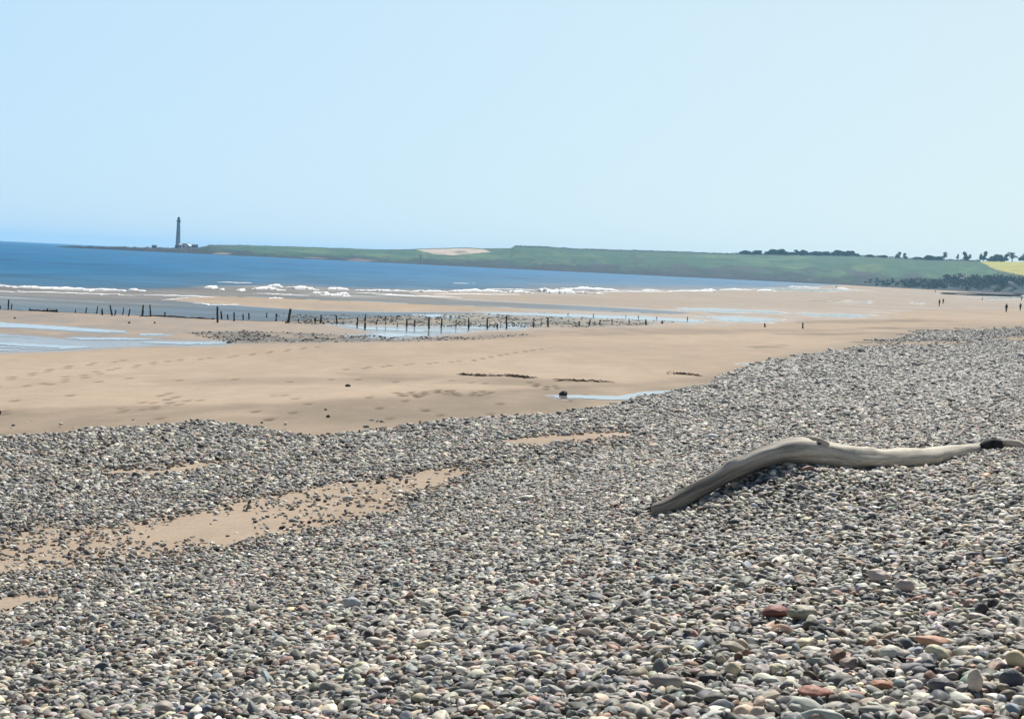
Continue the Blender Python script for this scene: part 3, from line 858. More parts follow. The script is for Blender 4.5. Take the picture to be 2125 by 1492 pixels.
# ------------------------------------------------------------------ lighthouse and its buildings
def lighthouse():
    p = land_pt(369, .6)
    root = empty("lighthouse", (p.x, p.y, p.z - .5))
    tag(root, "tall slender lighthouse tower on the low dark point at the left", "lighthouse")
    bm = bmesh.new()
    tube(bm, [(0, 0, 30.0 * k / 8) for k in range(9)], [2.85 - .13 * k for k in range(9)], 28)
    bm_obj("tower", bm, M_tower, root, True)
    for k in range(4):
        bm = bmesh.new(); add_box(bm, (0, -(2.62 - .2 * k), 5 + 6.5 * k), (.7, .25, 1.3))
        bm_obj("window", bm, M_glass, root)
    bm = bmesh.new(); add_cone(bm, (0, 0, 30), 2.0, 2.75, 1.0, 28); add_cone(bm, (0, 0, 31.001), 2.75, 2.75, .35, 28)
    g = bm_obj("gallery", bm, M_stonew, root)
    bm = bmesh.new()
    tube(bm, [(2.65 * math.cos(k * math.pi / 12), 2.65 * math.sin(k * math.pi / 12), 32.3) for k in range(25)], [.07] * 25, 6)
    bm_obj("railing", bm, M_stonew, g)
    bm = bmesh.new(); add_cone(bm, (0, 0, 31.36), 1.5, 1.5, 3.0, 20)
    bm_obj("lantern", bm, M_glass, root)
    bm = bmesh.new(); add_cone(bm, (0, 0, 34.37), 1.75, .35, 1.5, 20); add_cone(bm, (0, 0, 35.88), .12, .05, 1.1, 8)
    bm_obj("dome", bm, M_slate, root, True)
    bm = bmesh.new(); add_cone(bm, (0, 0, 0), 3.5, 3.3, 3.2, 28)
    bm_obj("base_wall", bm, M_stonew, root, True)
lighthouse()

def house(px, t, w, d, wh, rh, name, label, cat, wm, rm, nwin=2, chimney=True, rz=.1, lift=0.0):
    p = land_pt(px, t)
    root = empty(name, (p.x, p.y, p.z - .3 + lift), rz)
    tag(root, label, cat)
    bm = bmesh.new(); add_box(bm, (0, 0, wh / 2), (w, d, wh))
    g = bm.faces
    v = [bm.verts.new(q) for q in ((-w / 2, -d / 2, wh + .001), (-w / 2, d / 2, wh + .001), (-w / 2, 0, wh + rh - .05), (w / 2, -d / 2, wh + .001), (w / 2, d / 2, wh + .001), (w / 2, 0, wh + rh - .05))]
    g.new((v[0], v[2], v[1])); g.new((v[3], v[4], v[5]))
    bm_obj("wall", bm, wm, root)
    bm = bmesh.new(); add_gable(bm, (0, 0, wh + .01), w, d, rh, .12)
    rf = bm_obj("roof", bm, rm, root)
    if chimney:
        bm = bmesh.new(); add_box(bm, (w * .38, 0, wh + rh + .3), (.9, .9, 1.2)); bm_obj("chimney", bm, wm, rf)
    for k in range(nwin):
        bm = bmesh.new(); add_box(bm, (-w / 2 + w * (k + .5) / nwin, -d / 2 - .02, wh * .55), (1.0, .08, 1.2))
        bm_obj("window", bm, M_glass, root)
    bm = bmesh.new(); add_box(bm, (0.0 if nwin % 2 == 0 else w * .25, -d / 2 - .03, 1.05), (.95, .08, 2.1)); bm_obj("door", bm, M_slate, root)
    return root
house(390, .45, 7.5, 6, 3.4, 2.6, "keepers_cottage", "white cottage with a gabled roof just right of the lighthouse", "cottage", M_white, M_white, 3, True, 1.45)
house(374.6, .45, 3.6, 4, 3.6, 1.2, "lighthouse_store", "narrow white outbuilding at the foot of the lighthouse tower", "outbuilding", M_white, M_white, 1, False, .1, .4)
house(384, .9, 9, 6, 3.2, 2.2, "stone_cottage", "dark slate roofed cottage behind the white cottage at the lighthouse", "cottage", M_stonew, M_slate, 3, True, .1)
house(404, .8, 7, 5, 2.2, 1.6, "farm_shed", "low dark shed right of the white lighthouse cottage", "shed", M_stonew, M_slate, 2, False, .05)
house(320, .7, 5.2, 4, 2.0, 1.4, "stone_hut", "small dark hut alone on the reef left of the lighthouse", "hut", M_stonew, M_slate, 1, False, .1)

def beacon():
    p = land_pt(873, .12)
    root = empty("marker_beacon", (p.x, p.y, p.z - .3)); tag(root, "small white marker beacon on the green slope above the far shore", "beacon")
    bm = bmesh.new(); add_cone(bm, (0, 0, 0), .9, .55, 5.0, 12); bm_obj("pillar", bm, M_white, root, True)
    bm = bmesh.new(); add_cone(bm, (0, 0, 5.01), .8, .1, .9, 12); bm_obj("cap", bm, M_white, root)
beacon()

def boulder(name, label, cat, loc, s, mat, seed, rz=0.0, group=None, kind=None, sub=3, rough=.35, tilt=0.0):
    bm = bmesh.new()
    bmesh.ops.create_icosphere(bm, subdivisions=sub, radius=1)
    for v in bm.verts:
        n = v.co.copy()
        k = 1 + rough * float(fbm(np.array([n.x * 1.3 + seed * 3.1]), np.array([n.y * 1.3 + n.z * 1.7]), seed, 3)[0])
        v.co = Vector((n.x * k * s[0], n.y * k * s[1], n.z * k * s[2]))
    o = bm_obj(name, bm, mat, None, True)
    o.location = loc
    o.rotation_euler = (0, tilt, rz)
    tag(o, label, cat, group, kind)
    return o
M_paler = simple("pale_rock", (.50, .52, .50), .8, .1, .8)
p = land_pt(1999, .12); boulder("pale_rock", "rounded pale rock on the green slope below the yellow field", "rock", (p.x, p.y, p.z + .5), (3.4, 2, 1.8), M_paler, 4)
p = land_pt(2103, .05); boulder("pale_rock", "tilted pale rock slab at the foot of the far right cliff", "rock", (p.x, p.y, p.z + 3.2), (5.2, 2, 1.5), M_paler, 9, 0, None, None, 3, .3, .6)
# dark rock ledges on the sand in front of the cliff
for i, (px, py, wd, hh, lb) in enumerate([(2000, 612.5, 13, 1.0, "low dark rock ledge at the left end of the rocks below the right cliff"), (2030, 613, 17, 1.7, "long dark rock ledge in the middle of the rocks below the right cliff"),
                                      (2062, 613.5, 16, 1.6, "blackish rock ledge right of the long one below the right cliff"), (2092, 611.5, 12, 1.3, "dark rock ledge at the right end below the tilted pale slab")]):
    p = hit(px, py)
    boulder("rock_ledge", lb, "rock", (p.x, p.y, 0.1), (wd, 5, hh), M_rock, 20 + i, .05 * i, "rock ledges below the far right cliff")

# ------------------------------------------------------------------ trees on the skyline and scrub at the foot of the slope
def leaf_cloud(bm, blobs, n, size, rnd):
    for _ in range(n):
        cx, cy, cz, rx, rz_ = rnd.choice(blobs)
        u = Vector((rnd.gauss(0, 1), rnd.gauss(0, 1), rnd.gauss(0, 1))).normalized() * rnd.random() ** .38
        c = Vector((cx + u.x * rx, cy + u.y * rx, cz + u.z * rz_))
        a = Vector((rnd.gauss(0, 1), rnd.gauss(0, 1), rnd.gauss(0, 1))).normalized()
        b = a.orthogonal().normalized() * size * rnd.uniform(.6, 1.4)
        a = a.cross(b).normalized() * size * rnd.uniform(.6, 1.4)
        vs = [bm.verts.new(c + q) for q in (-a - b * .5, a * .2 - b, a + b * .6, -a * .3 + b)]
        bm.faces.new(vs)

def make_tree(name, seed, w, h, trunk_h, dens, mat):
    rnd = random.Random(seed)
    root = empty(name)
    bm = bmesh.new()
    tube(bm, [(0, 0, -1), (.1, 0, trunk_h * .5), (0, .1, trunk_h), (.2, 0, h * .7)], [.42, .32, .24, .08], 8)
    for k in range(5):
        a = k * 1.3 + seed
        z = trunk_h * (.8 + .12 * k)
        tube(bm, [(0, 0, z), (math.cos(a) * w * .2, math.sin(a) * w * .2, z + h * .12), (math.cos(a) * w * .36, math.sin(a) * w * .36, z + h * .22)], [.16, .1, .04], 6)
    bm_obj("trunk", bm, M_bark, root, True)
    blobs = []
    for k in range(9):
        a = rnd.uniform(0, 6.3); rr = rnd.uniform(.05, .36) * w
        zz = trunk_h + (h - trunk_h) * rnd.uniform(.05, .8)
        blobs.append((math.cos(a) * rr, math.sin(a) * rr, zz, w * rnd.uniform(.14, .24), (h - trunk_h) * rnd.uniform(.16, .26)))
    bm = bmesh.new()
    leaf_cloud(bm, blobs, dens, w * .045, rnd)
    bm_obj("crown", bm, mat, root)
    return root

PROTO = {
    'round': lambda: make_tree("broadleaf_tree", 3, 13, 8, .7, 2200, M_leaf),
    'tall': lambda: make_tree("broadleaf_tree", 8, 8, 9, 1.4, 1300, M_leaf),
    'bare': lambda: make_tree("sparse_tree", 5, 8, 9, 3.0, 300, M_leaf2),
}
TREES = [  # px, kind, width scale, height scale, label
    (1536, 'round', .8, .6, "leftmost small round tree of the skyline wood"), (1549, 'round', 1.0, .75, "second tree from the left end of the skyline wood"),
    (1566, 'round', 1.1, .8, "tree just left of the gap beside the tallest hump of the skyline wood"),
    (1592, 'round', 1.0, .6, "low tree on the left flank of the tallest hump of the wood"), (1604, 'round', 1.2, 1.0, "left of the three trees forming the tallest hump of the wood"),
    (1614, 'round', 1.2, 1.12, "middle and highest tree of the tallest hump of the wood"), (1626, 'round', 1.1, .8, "right of the three trees forming the tallest hump of the wood"),
    (1640, 'round', 1.0, .55, "low tree on the right flank of the tallest hump"), (1652, 'tall', 1.2, .95, "pointed tree right of the tallest hump of the wood"),
    (1667, 'round', 1.0, .95, "rounded tree right of the pointed one in the skyline wood"), (1682, 'round', 1.1, .68, "low tree left of the middle of the long skyline row"),
    (1696, 'round', 1.2, .8, "broad tree in the middle of the long skyline row"), (1712, 'round', 1.1, .75, "tree right of the broad middle one in the long skyline row"),
    (1726, 'round', 1.0, .75, "third tree from the right end of the long skyline row"), (1741, 'round', 1.2, 1.0, "taller rounded tree near the right end of the long skyline row"), (1757, 'round', 1.2, .95, "large tree ending the long skyline row"),
    (1772, 'round', .9, .5, "last low tree trailing off the right end of the wood"),
    (1805, 'round', 1.0, .45, "low bush-like tree midway between wood and paired trees"), (1827, 'round', .9, .45, "second low bush-like tree left of the paired trees"),
    (1861, 'tall', .8, 1.1, "taller of the paired thin trees on the skyline"), (1873, 'tall', .8, .95, "shorter of the paired thin trees on the skyline"),
    (1898, 'round', 1.1, .5, "low round tree right of the paired thin trees"), (1930, 'round', 1.2, .8, "left of the two dark dome trees before the pale tree"), (1942, 'round', 1.0, .65, "right of the two dark dome trees before the pale tree"),
    (1956, 'bare', 1.1, 1.25, "pale sparse tree right of the dark dome trees"), (1984, 'bare', .6, 1.0, "thin pale tree standing left of the dark upright tree"),
    (2002, 'tall', 1.1, 1.35, "dark upright tree alone left of the yellow field"), (2037, 'tall', 1.0, 1.5, "upright tree at the left corner of the yellow field"),
    (2055, 'round', .8, .85, "left of the three trees grouped above the yellow field"), (2066, 'round', 1.1, 1.15, "middle and darkest of the three trees above the yellow field"), (2080, 'tall', 1.2, 1.2, "right of the three trees grouped above the yellow field"),
    (2096, 'bare', 1.5, 1.4, "broad pale sparse tree above the yellow field"), (2122, 'tall', 1.3, 1.3, "dark tree at the right edge above the yellow field"),
]
def copy_tree(o, parent=None):
    c = o.copy(); COL.objects.link(c); c.parent = parent
    for ch in o.children: copy_tree(ch, c)
    return c
made = {}
for i, (px, kd, ws, hs, lb) in enumerate(TREES):
    if kd in made: o = copy_tree(made[kd])
    else: o = made[kd] = PROTO[kd]()
    p = land_pt(px, 1.0)
    o.location = (p.x, p.y, p.z - (1.6 * hs if kd == 'round' else .8))
    o.scale = (ws * 1.3, ws * 1.3, hs * (1.2 if kd == 'round' else 1.05))
    o.rotation_euler = (0, 0, i * 2.4)
    tag(o, lb, "tree", "trees along the far skyline")

rnd = random.Random(11)
bm = bmesh.new()
for px in np.arange(1066, 2030, 1.6):
    p = land_pt(px, 1.0)
    s_ = 1.0 + .5 * float(fbm(np.array([px / 14.0]), np.array([0.3]), 5, 3)[0]) + (.6 if px > 1520 else 0)
    leaf_cloud(bm, [(p.x, p.y, p.z + s_ * .3, 1.6, s_)], 14, .5, rnd)
tag(bm_obj("hedgerow", bm, M_leaf), "long dark hedgerow along the top edge of the green field on the far headland", "hedge")
rnd = random.Random(5)
bm = bmesh.new()
for _ in range(420):
    px = rnd.triangular(1790, 2240, 2070)
    t = rnd.uniform(.02, .10) + (.10 * rnd.random() if px > 1960 else 0)
    if 2085 < px < 2125 and t < .07: continue
    p = land_pt(px, t)
    s = rnd.uniform(1.5, 3.2) * np.interp(px, [1790, 1980, 2240], [.45, 1, 1.1])
    leaf_cloud(bm, [(p.x, p.y, p.z + s * .4, s * 1.6, s)], 34, .55, rnd)
tag(bm_obj("scrub", bm, M_scrub), "dark gorse and thorn scrub massed at the foot of the far right slope", "scrub", kind='stuff')

# ------------------------------------------------------------------ groyne posts
POSTS = [  # base x, base y, top x, top y, width px
    (1, 642, 0, 636, 4), (17, 643, 18.5, 624, 4.5), (22.5, 642, 25, 631, 3), (61, 645, 62, 639.5, 3), (98, 647, 99, 641.5, 5), (118, 648, 118, 643, 5), (156, 649.5, 157, 643, 3), (177.5, 650, 180, 639, 2.8), (199.5, 651, 203, 636, 3.2),
    (213, 654, 212, 641, 4.5), (234, 655, 229, 634.5, 4), (236.5, 654.5, 241, 644, 3), (254, 653.5, 257, 638.5, 3), (266, 656, 270, 642, 3.6), (295, 656.5, 297.5, 634, 4.4), (313, 657, 311.5, 634, 4.4), (343, 658, 342.5, 648.5, 4),
    (451.5, 669.5, 451.5, 638, 5), (461, 662.5, 459, 647, 3.6), (474, 663, 472.5, 652.5, 4), (486, 666.5, 486, 649, 4.2), (505, 664, 504.5, 652, 3.4), (517.5, 663, 516, 650.5, 4), (553, 659, 554, 650, 3.6), (573.5, 666.5, 573.5, 652, 4),
    (597, 670, 603, 642.5, 7), (619, 668, 619, 663.5, 4), (654.5, 672, 654, 661, 5), (664.5, 671, 667, 655, 4.4), (700, 671, 698, 655, 4.6), (741, 675, 742, 660, 4.6), (757.5, 681.5, 758.5, 653, 5), (780, 673.5, 783, 662.5, 3.5), (800, 674, 801, 657.5, 3),
    (824, 677, 825, 669.5, 3.4), (843.5, 678, 844.5, 662.5, 4.6), (860, 677, 861, 665, 3.6), (890, 685.5, 890.5, 659, 5), (915, 680, 917.5, 660, 4), (946, 679, 947, 664, 3.2), (972.5, 682, 973, 660.5, 4.6), (1011.5, 682.5, 1011, 662, 4.4),
    (1032, 681.5, 1032, 672, 3.4), (1051.5, 681, 1051, 656, 4.6), (1107, 680, 1108, 660, 3.6), (1137.5, 678, 1137, 660, 4.4), (1202, 677, 1202, 668, 5), (1223, 674, 1225, 663, 3.4), (1243, 673, 1246, 663, 3), (1270, 673, 1270.5, 662.5, 3),
    (1306, 672, 1305.5, 662, 4), (1341, 675, 1340, 664, 4), (1374, 672, 1374, 665.5, 5), (1587.5, 679, 1587, 670.5, 3.6), (1666, 682, 1666, 671, 4)]
BACKP = [(1178, 655, 1179, 650, 2.4), (1231, 658, 1232, 651, 2.2), (1298, 659, 1299, 654, 2.4), (1325, 660, 1325, 655, 2.4), (1363, 663, 1363, 658, 2.6), (1426, 664, 1427, 657.5, 2.4)]
ORD = ["first", "second", "third", "fourth", "fifth", "sixth", "seventh", "eighth", "ninth", "tenth", "eleventh", "twelfth", "thirteenth", "fourteenth", "fifteenth", "sixteenth", "seventeenth", "eighteenth", "nineteenth", "twentieth"]
def cluster(i, x, back):
    if back: return i, "in the thin back row at the long white pool"
    if x < 400: return i, "in the left cluster at the water's edge"
    if x < 710: return i - 17, "in the stretch around the thick leaning post"
    if x < 1060: return i - 30, "in the stretch above the middle pools"
    if x < 1500: return i - 44, "in the short right stretch past the pools"
    return i - 53, "of the pair alone on the sand at right"
def post(i, bx, by, tx, ty, wpx, back=False):
    p = hit(bx, by)
    k = ppm(p)
    h = (by - ty) / k
    lean_x = (tx - bx - .048 * -(by - ty) * -1) / k
    r = max(.05, wpx / k / 2 * .92)
    rr = random.Random(i + (500 if back else 0))
    bm = bmesh.new()
    n = 7
    pts = [(lean_x * t + rr.uniform(-.01, .01), rr.uniform(-.02, .02), -.25 + (h + .25) * t) for t in np.linspace(0, 1, n)]
    rad = [r * q for q in np.linspace(1.06, rr.uniform(.62, .85), n)]
    tube(bm, pts, rad, 9, .22, i)
    bm.verts.ensure_lookup_table()
    for v in bm.verts[-9:]:
        v.co.z += rr.uniform(-.7, .7) * r
    o = bm_obj("groyne_post", bm, M_post, None, False)
    o.location = (p.x, p.y, float(terrain(p.x, p.y)))
    num, where = cluster(i, bx, back)
    tall = "tall" if by - ty > 19 else "short" if by - ty < 9 else "medium"
    lean = " leaning" if abs(tx - bx) > 2.6 else ""
    lab = ("thick " if wpx > 6 else "") + tall + lean + " dark post, " + ORD[num] + " from left " + where
    if where.startswith("of the pair"): lab = ("left" if num == 0 else "right") + " dark timber stub " + where
    tag(o, lab, "post", "posts of the old timber groyne" if not back else "thin posts of the back row")
for i, q in enumerate(POSTS): post(i, *q)
for i, q in enumerate(BACKP): post(i, *q, back=True)
# low timber rail stumps joined between the posts at the left
def sill(pts, r, label):
    P = [hit(a, b) for a, b in pts]
    o0 = P[0].copy()
    bm = bmesh.new()
    Q = []
    for a, b in zip(P[:-1], P[1:]):
        for t in np.linspace(0, 1, 7)[:-1]: Q.append(a.lerp(b, t))
    Q.append(P[-1])
    tube(bm, [q - o0 + Vector((0, 0, r * .7 + random.uniform(-.03, .05))) for q in Q], [r * random.uniform(.6, 1.15) for _ in Q], 8, .3, 4)
    o = bm_obj("groyne_rail", bm, M_post); o.location = o0
    tag(o, label, "timber rail", "low rails of the old groyne")
sill([(60, 645), (98, 647), (120, 648)], .07, "low dark timber rail on the sand left of the left post cluster")
sill([(290, 656.5), (345, 658), (400, 661), (445, 663)], .05, "long low timber rail between the left cluster and the tall lone post")

# ------------------------------------------------------------------ loose stones and weed on the sand
def sstone(px, py, wpx, hpx, label, mat, seed, cat="stone", name="beach_stone"):
    p = hit(px, py); k = ppm(p)
    return boulder(name, label, cat, (p.x, p.y, p.z + hpx / k * .3), (wpx / k / 2, wpx / k / 2 * .8, hpx / k * .6), mat, seed, seed, None, None, 3, .3)
sstone(1168, 821, 17, 11, "dark rounded stone standing in the pool at the shingle edge", M_rock, 3)
sstone(722, 802, 14, 6, "small dark stone alone on the open sand", M_rock, 5)
sstone(681, 866, 8, 6, "small dark stone on damp sand above the notch in the shingle edge", M_rock, 6)
sstone(676, 851, 6, 4, "tiny dark stone farther back on the damp sand", M_rock, 7)
sstone(1210, 853, 12, 6, "black stone perched on the far lip of the shingle", M_rock, 8)
sstone(-3, 858, 12, 8, "dark stone at the left edge of the dry sand", M_rock, 12)
sstone(268, 671, 5, 4, "tiny dark stone left of its twin on the wet sand", M_rock, 13)
sstone(321, 671, 5, 4, "tiny dark stone right of its twin on the wet sand", M_rock, 14)
sstone(31, 661, 5, 3, "tiny dark stone near the left edge on wet sand", M_rock, 15)

def weed(pts, wpx, label, seed, den=26, sy_=.13):
    rr = random.Random(seed)
    P = [hit(a, b) for a, b in pts]
    o0 = P[0].copy()
    bm = bmesh.new()
    for a, b in zip(P[:-1], P[1:]):
        L = (b - a).length
        for _ in range(int(L * den)):
            t = rr.random()
            c = a.lerp(b, t) - o0 + Vector((rr.gauss(0, .12), rr.gauss(0, sy_), .004))
            an = rr.gauss(0, .8)
            d = Vector((math.cos(an), math.sin(an), 0)) * rr.uniform(.06, .22)
            hgt_ = rr.uniform(.008, wpx)
            tube(bm, [c - d, c + Vector((0, 0, hgt_)), c + d], [.006, .014, .005], 5)
    o = bm_obj("seaweed", bm, M_weed, None, True)
    o.location = o0
    tag(o, label, "seaweed", "dark weed lying on the sand")
weed([(960, 778), (1010, 781), (1050, 780), (1100, 785)], .09, "longest dark strand of seaweed on the sand above the small pool", 1)
weed([(1155, 789), (1200, 791), (1262, 793)], .07, "thin seaweed strand right of the longest one", 2)
weed([(1385, 776), (1420, 777), (1450, 780)], .09, "short seaweed strand near the shingle edge at right", 3)

# ------------------------------------------------------------------ driftwood log
def driftwood():
    # traced lower edge (resting line) and thickness, photo pixels
    T_ = [(1362, 1076, 32), (1378, 1074, 38), (1416, 1057, 39), (1455, 1034, 38), (1494, 1011, 40), (1533, 990, 43), (1572, 971, 42), (1611, 961, 45), (1650, 957, 46), (1688, 960, 49), (1727, 967, 46),
          (1766, 969, 42), (1805, 970, 39), (1843, 970, 37), (1882, 967, 34), (1921, 965, 32), (1960, 958, 30), (1999, 947, 24), (2038, 936, 16)]
    xs = np.array([t[0] for t in T_]); n = 90
    q = np.linspace(0, 1, n)
    s = np.linspace(0, 1, len(T_))
    def sm(v):
        w_ = np.interp(q, s, v)
        for _ in range(3): w_[1:-1] = (w_[:-2] + 2 * w_[1:-1] + w_[2:]) / 4
        return w_
    px, py, th = sm(xs), sm([t[1] for t in T_]), sm([t[2] for t in T_])
    slope = np.cos(np.arctan(np.gradient(py - th / 2, px)))
    G = np.array([list(hit(a, b + 2)) for a, b in zip(px, py)])
    Yf = np.interp(q, np.arange(12) * 8 / 89, [14.07, 13.96, 13.86, 13.86, 13.96, 14.16, 14.46, 14.86, 15.36, 15.96, 16.66, 17.46])   # the log bends gently in plan
    A, rad = [], []
    for a, b, t, y_, cs in zip(px, py, th, Yf, slope):
        v = ray(a, b - t / 2)
        p = CAM + v * (y_ / v[1])
        rad.append(t * cs / ppm(p) / 2)
        A.append(p - np.array([0, 0, rad[-1]]))
    A = np.array(A)
    print("log gap", np.round((A[:, 2] - terrain(A[:, 0], A[:, 1]))[::8], 3), np.round(A[::8, :2], 2).tolist(), np.round(rad[::12], 3))
    base = Vector(A[n // 2]); root = empty("driftwood_log", base)
    tag(root, "long bleached driftwood log bent in the middle, lying on the shingle at right", "driftwood")
    C = [Vector(a) + Vector((0, 0, r)) - base for a, r in zip(A, rad)]
    bm = bmesh.new()
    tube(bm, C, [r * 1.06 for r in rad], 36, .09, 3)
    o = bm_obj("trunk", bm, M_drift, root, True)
    lc = np.repeat(np.concatenate([[0], np.cumsum([(C[i + 1] - C[i]).length for i in range(n - 1)])]), 36)
    tc = np.tile(np.arange(36) / 36 * 2 * math.pi, n)
    co = np.zeros(len(o.data.vertices) * 3, np.float32); o.data.vertices.foreach_get('co', co); co = co.reshape(-1, 3)
    cen = np.repeat(np.array([list(c) for c in C]), 36, 0)
    amp = 1 + .11 * fbm(lc * 2.1, np.cos(tc) * 1.2 + np.sin(tc) * .7, 51, 3) + .05 * fbm(np.cos(tc) * 4 + lc * .5, np.sin(tc) * 4 - lc * .3, 53, 3)
    for kx, kw, ka, kt in ((.9, .07, .22, 1.2), (1.75, .06, .18, 2.2), (2.9, .09, .16, 1.4), (3.7, .06, .2, 2.0)):      # knots
        amp = amp + ka * np.exp(-((lc - kx) / kw) ** 2 - ((tc - kt) / .5) ** 2)
    o.data.vertices.foreach_set('co', (cen + (co - cen) * amp[:, None]).astype(np.float32).ravel())
    o.data.update()
    ln = np.repeat(np.concatenate([[0], np.cumsum([(C[i + 1] - C[i]).length for i in range(n - 1)])]), 36)
    an = np.tile(np.arange(36) / 36 * 2 * math.pi, n)
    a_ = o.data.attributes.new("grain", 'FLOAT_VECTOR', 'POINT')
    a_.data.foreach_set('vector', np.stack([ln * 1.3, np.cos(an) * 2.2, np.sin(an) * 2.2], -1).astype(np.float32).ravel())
    attr_f(o.data, "left_dark", np.clip(1.35 - ln / 1.8 + .35 * fbm(ln * 2, np.cos(an) * 1.5, 4, 3), 0, 1))  # darker grey tone at the left end, fading out along the trunk
    # knot and broken branch stub near the top of the bend
    k = int(np.argmin(abs(px - 1682)))
    c = C[k]; r = rad[k]
    bm = bmesh.new()
    tube(bm, [c + Vector((.16, .02, r * .55)), c + Vector((.07, .0, r * .92)), c + Vector((.01, -.01, r * 1.06)), c + Vector((-.04, -.01, r * 1.16)), c + Vector((-.075, .0, r * 1.22))], [r * .30, r * .32, r * .24, r * .15, r * .05], 12, .35, 5)
    bm_obj("branch_stub", bm, M_drift_plain, root, True)
    bm = bmesh.new()
    bmesh.ops.create_icosphere(bm, subdivisions=2, radius=1, matrix=Matrix.Translation(c + Vector((.03, -r * .62, r * .72))) @ Matrix.Diagonal((r * .42, r * .22, r * .17, 1)))
    bm_obj("knot_hole", bm, M_darkwood, root, True)
    k = int(np.argmin(abs(px - 1717))); c = C[k]; r = rad[k]
    bm = bmesh.new(); tube(bm, [c + Vector((0, -r * .3, -r * .4)), c + Vector((0, -r * .62, -r * .95)), c + Vector((.01, -r * .7, -r * 1.12))], [r * .5, r * .28, r * .06], 9, .25, 8)
    bm_obj("branch_stub", bm, M_drift_plain, root, True)
    # splintered left end
    c, r = C[0], rad[2]
    bm = bmesh.new()
    d = (C[0] - C[4]).normalized()
    for j, (a_, l_) in enumerate([(.9, .10), (2.0, .16), (3.1, .07), (4.2, .12), (5.4, .06)]):
        o_ = Vector((math.cos(a_) * r * .5, 0, math.sin(a_) * r * .55))
        tube(bm, [c + o_ - d * .12, c + o_ * 1.05, c + o_ * 1.15 + d * l_], [r * .36, r * .26, r * .04], 7, .3, j)
    bm_obj("splintered_end", bm, M_darkwood, root, True)
    # dark root end at the right with a pale forked root beyond
    c = C[-1]
    bm = bmesh.new()
    k_ = ppm(A[-1])
    W = lambda a, b: (at_dist(a, b, math.hypot(A[-1][0], A[-1][1])) - base)
    tube(bm, [W(2030, 933), W(2050, 928), W(2066, 922), W(2080, 919)], [10 / k_, 16 / k_, 15 / k_, 7 / k_], 12, .3, 3)
    tube(bm, [W(2060, 930), W(2080, 933), W(2098, 937), W(2107, 942)], [9 / k_, 7 / k_, 6 / k_, 3 / k_], 10, .3, 4)
    tube(bm, [W(2050, 930), W(2036, 938), W(2012, 946)], [9 / k_, 7 / k_, 3 / k_], 10, .3, 6)
    bm_obj("root_end", bm, M_darkwood, root, True)
    bm = bmesh.new()
    tube(bm, [W(2078, 917), W(2094, 919), W(2110, 922), W(2122, 930), W(2130, 948), W(2136, 960)], [4 / k_, 7 / k_, 9 / k_, 11 / k_, 10 / k_, 6 / k_], 12, .2, 7)
    bm_obj("forked_root", bm, M_drift_plain, root, True)
    return A, rad
LOG, LOGR = driftwood()

# ------------------------------------------------------------------ pebbles
def pebble_group():
    """instances one of twelve worn stone shapes on every point; size, turn and colour are point attributes"""
    ng = bpy.data.node_groups.new("pebble_scatter", 'GeometryNodeTree')
    ng.interface.new_socket("Geometry", in_out='INPUT', socket_type='NodeSocketGeometry')
    ng.interface.new_socket("Geometry", in_out='OUTPUT', socket_type='NodeSocketGeometry')
    nn = lambda t, **k: N(ng, t, **k)
    gi, go = nn("NodeGroupInput"), nn("NodeGroupOutput")
    join = nn("GeometryNodeGeometryToInstance")
    for k in range(12):
        ico = nn("GeometryNodeMeshIcoSphere"); ico.inputs["Radius"].default_value = .5; ico.inputs["Subdivisions"].default_value = 3
        pos = nn("GeometryNodeInputPosition")
        noi = nn("ShaderNodeTexNoise", noise_dimensions='4D'); noi.inputs["Scale"].default_value = 1.1; noi.inputs["W"].default_value = k * 3.7; noi.inputs["Detail"].default_value = 1.2
        ng.links.new(pos.outputs[0], noi.inputs["Vector"])
        sub = nn("ShaderNodeVectorMath", operation='SUBTRACT'); sub.inputs[1].default_value = (.5, .5, .5)
        ng.links.new(noi.outputs["Color"], sub.inputs[0])
        scl = nn("ShaderNodeVectorMath", operation='SCALE'); scl.inputs["Scale"].default_value = .85
        ng.links.new(sub.outputs[0], scl.inputs[0])
        sp = nn("GeometryNodeSetPosition")
        ng.links.new(ico.outputs[0], sp.inputs["Geometry"]); ng.links.new(scl.outputs[0], sp.inputs["Offset"])
        ss = nn("GeometryNodeSetShadeSmooth"); ng.links.new(sp.outputs[0], ss.inputs[0])
        sm_ = nn("GeometryNodeSetMaterial"); sm_.inputs["Material"].default_value = M_pebble
        ng.links.new(ss.outputs[0], sm_.inputs[0])
        ng.links.new(sm_.outputs[0], join.inputs[0])
    iop = nn("GeometryNodeInstanceOnPoints"); iop.inputs["Pick Instance"].default_value = True
    m2p = nn("GeometryNodeMeshToPoints")
    ng.links.new(gi.outputs[0], m2p.inputs[0])
    ng.links.new(m2p.outputs[0], iop.inputs["Points"]); ng.links.new(join.outputs[0], iop.inputs["Instance"])
    def na_(name, typ):
        a = nn("GeometryNodeInputNamedAttribute"); a.data_type = typ; a.inputs["Name"].default_value = name
        return [o for o in a.outputs if o.enabled and o.name == "Attribute"][0]
    e2r = nn("FunctionNodeEulerToRotation"); ng.links.new(na_("rot", 'FLOAT_VECTOR'), e2r.inputs[0])
    ng.links.new(e2r.outputs[0], iop.inputs["Rotation"])
    ng.links.new(na_("scl", 'FLOAT_VECTOR'), iop.inputs["Scale"])
    ng.links.new(na_("pick", 'INT'), iop.inputs["Instance Index"])
    ng.links.new(iop.outputs[0], go.inputs[0])
    return ng
NG = pebble_group()
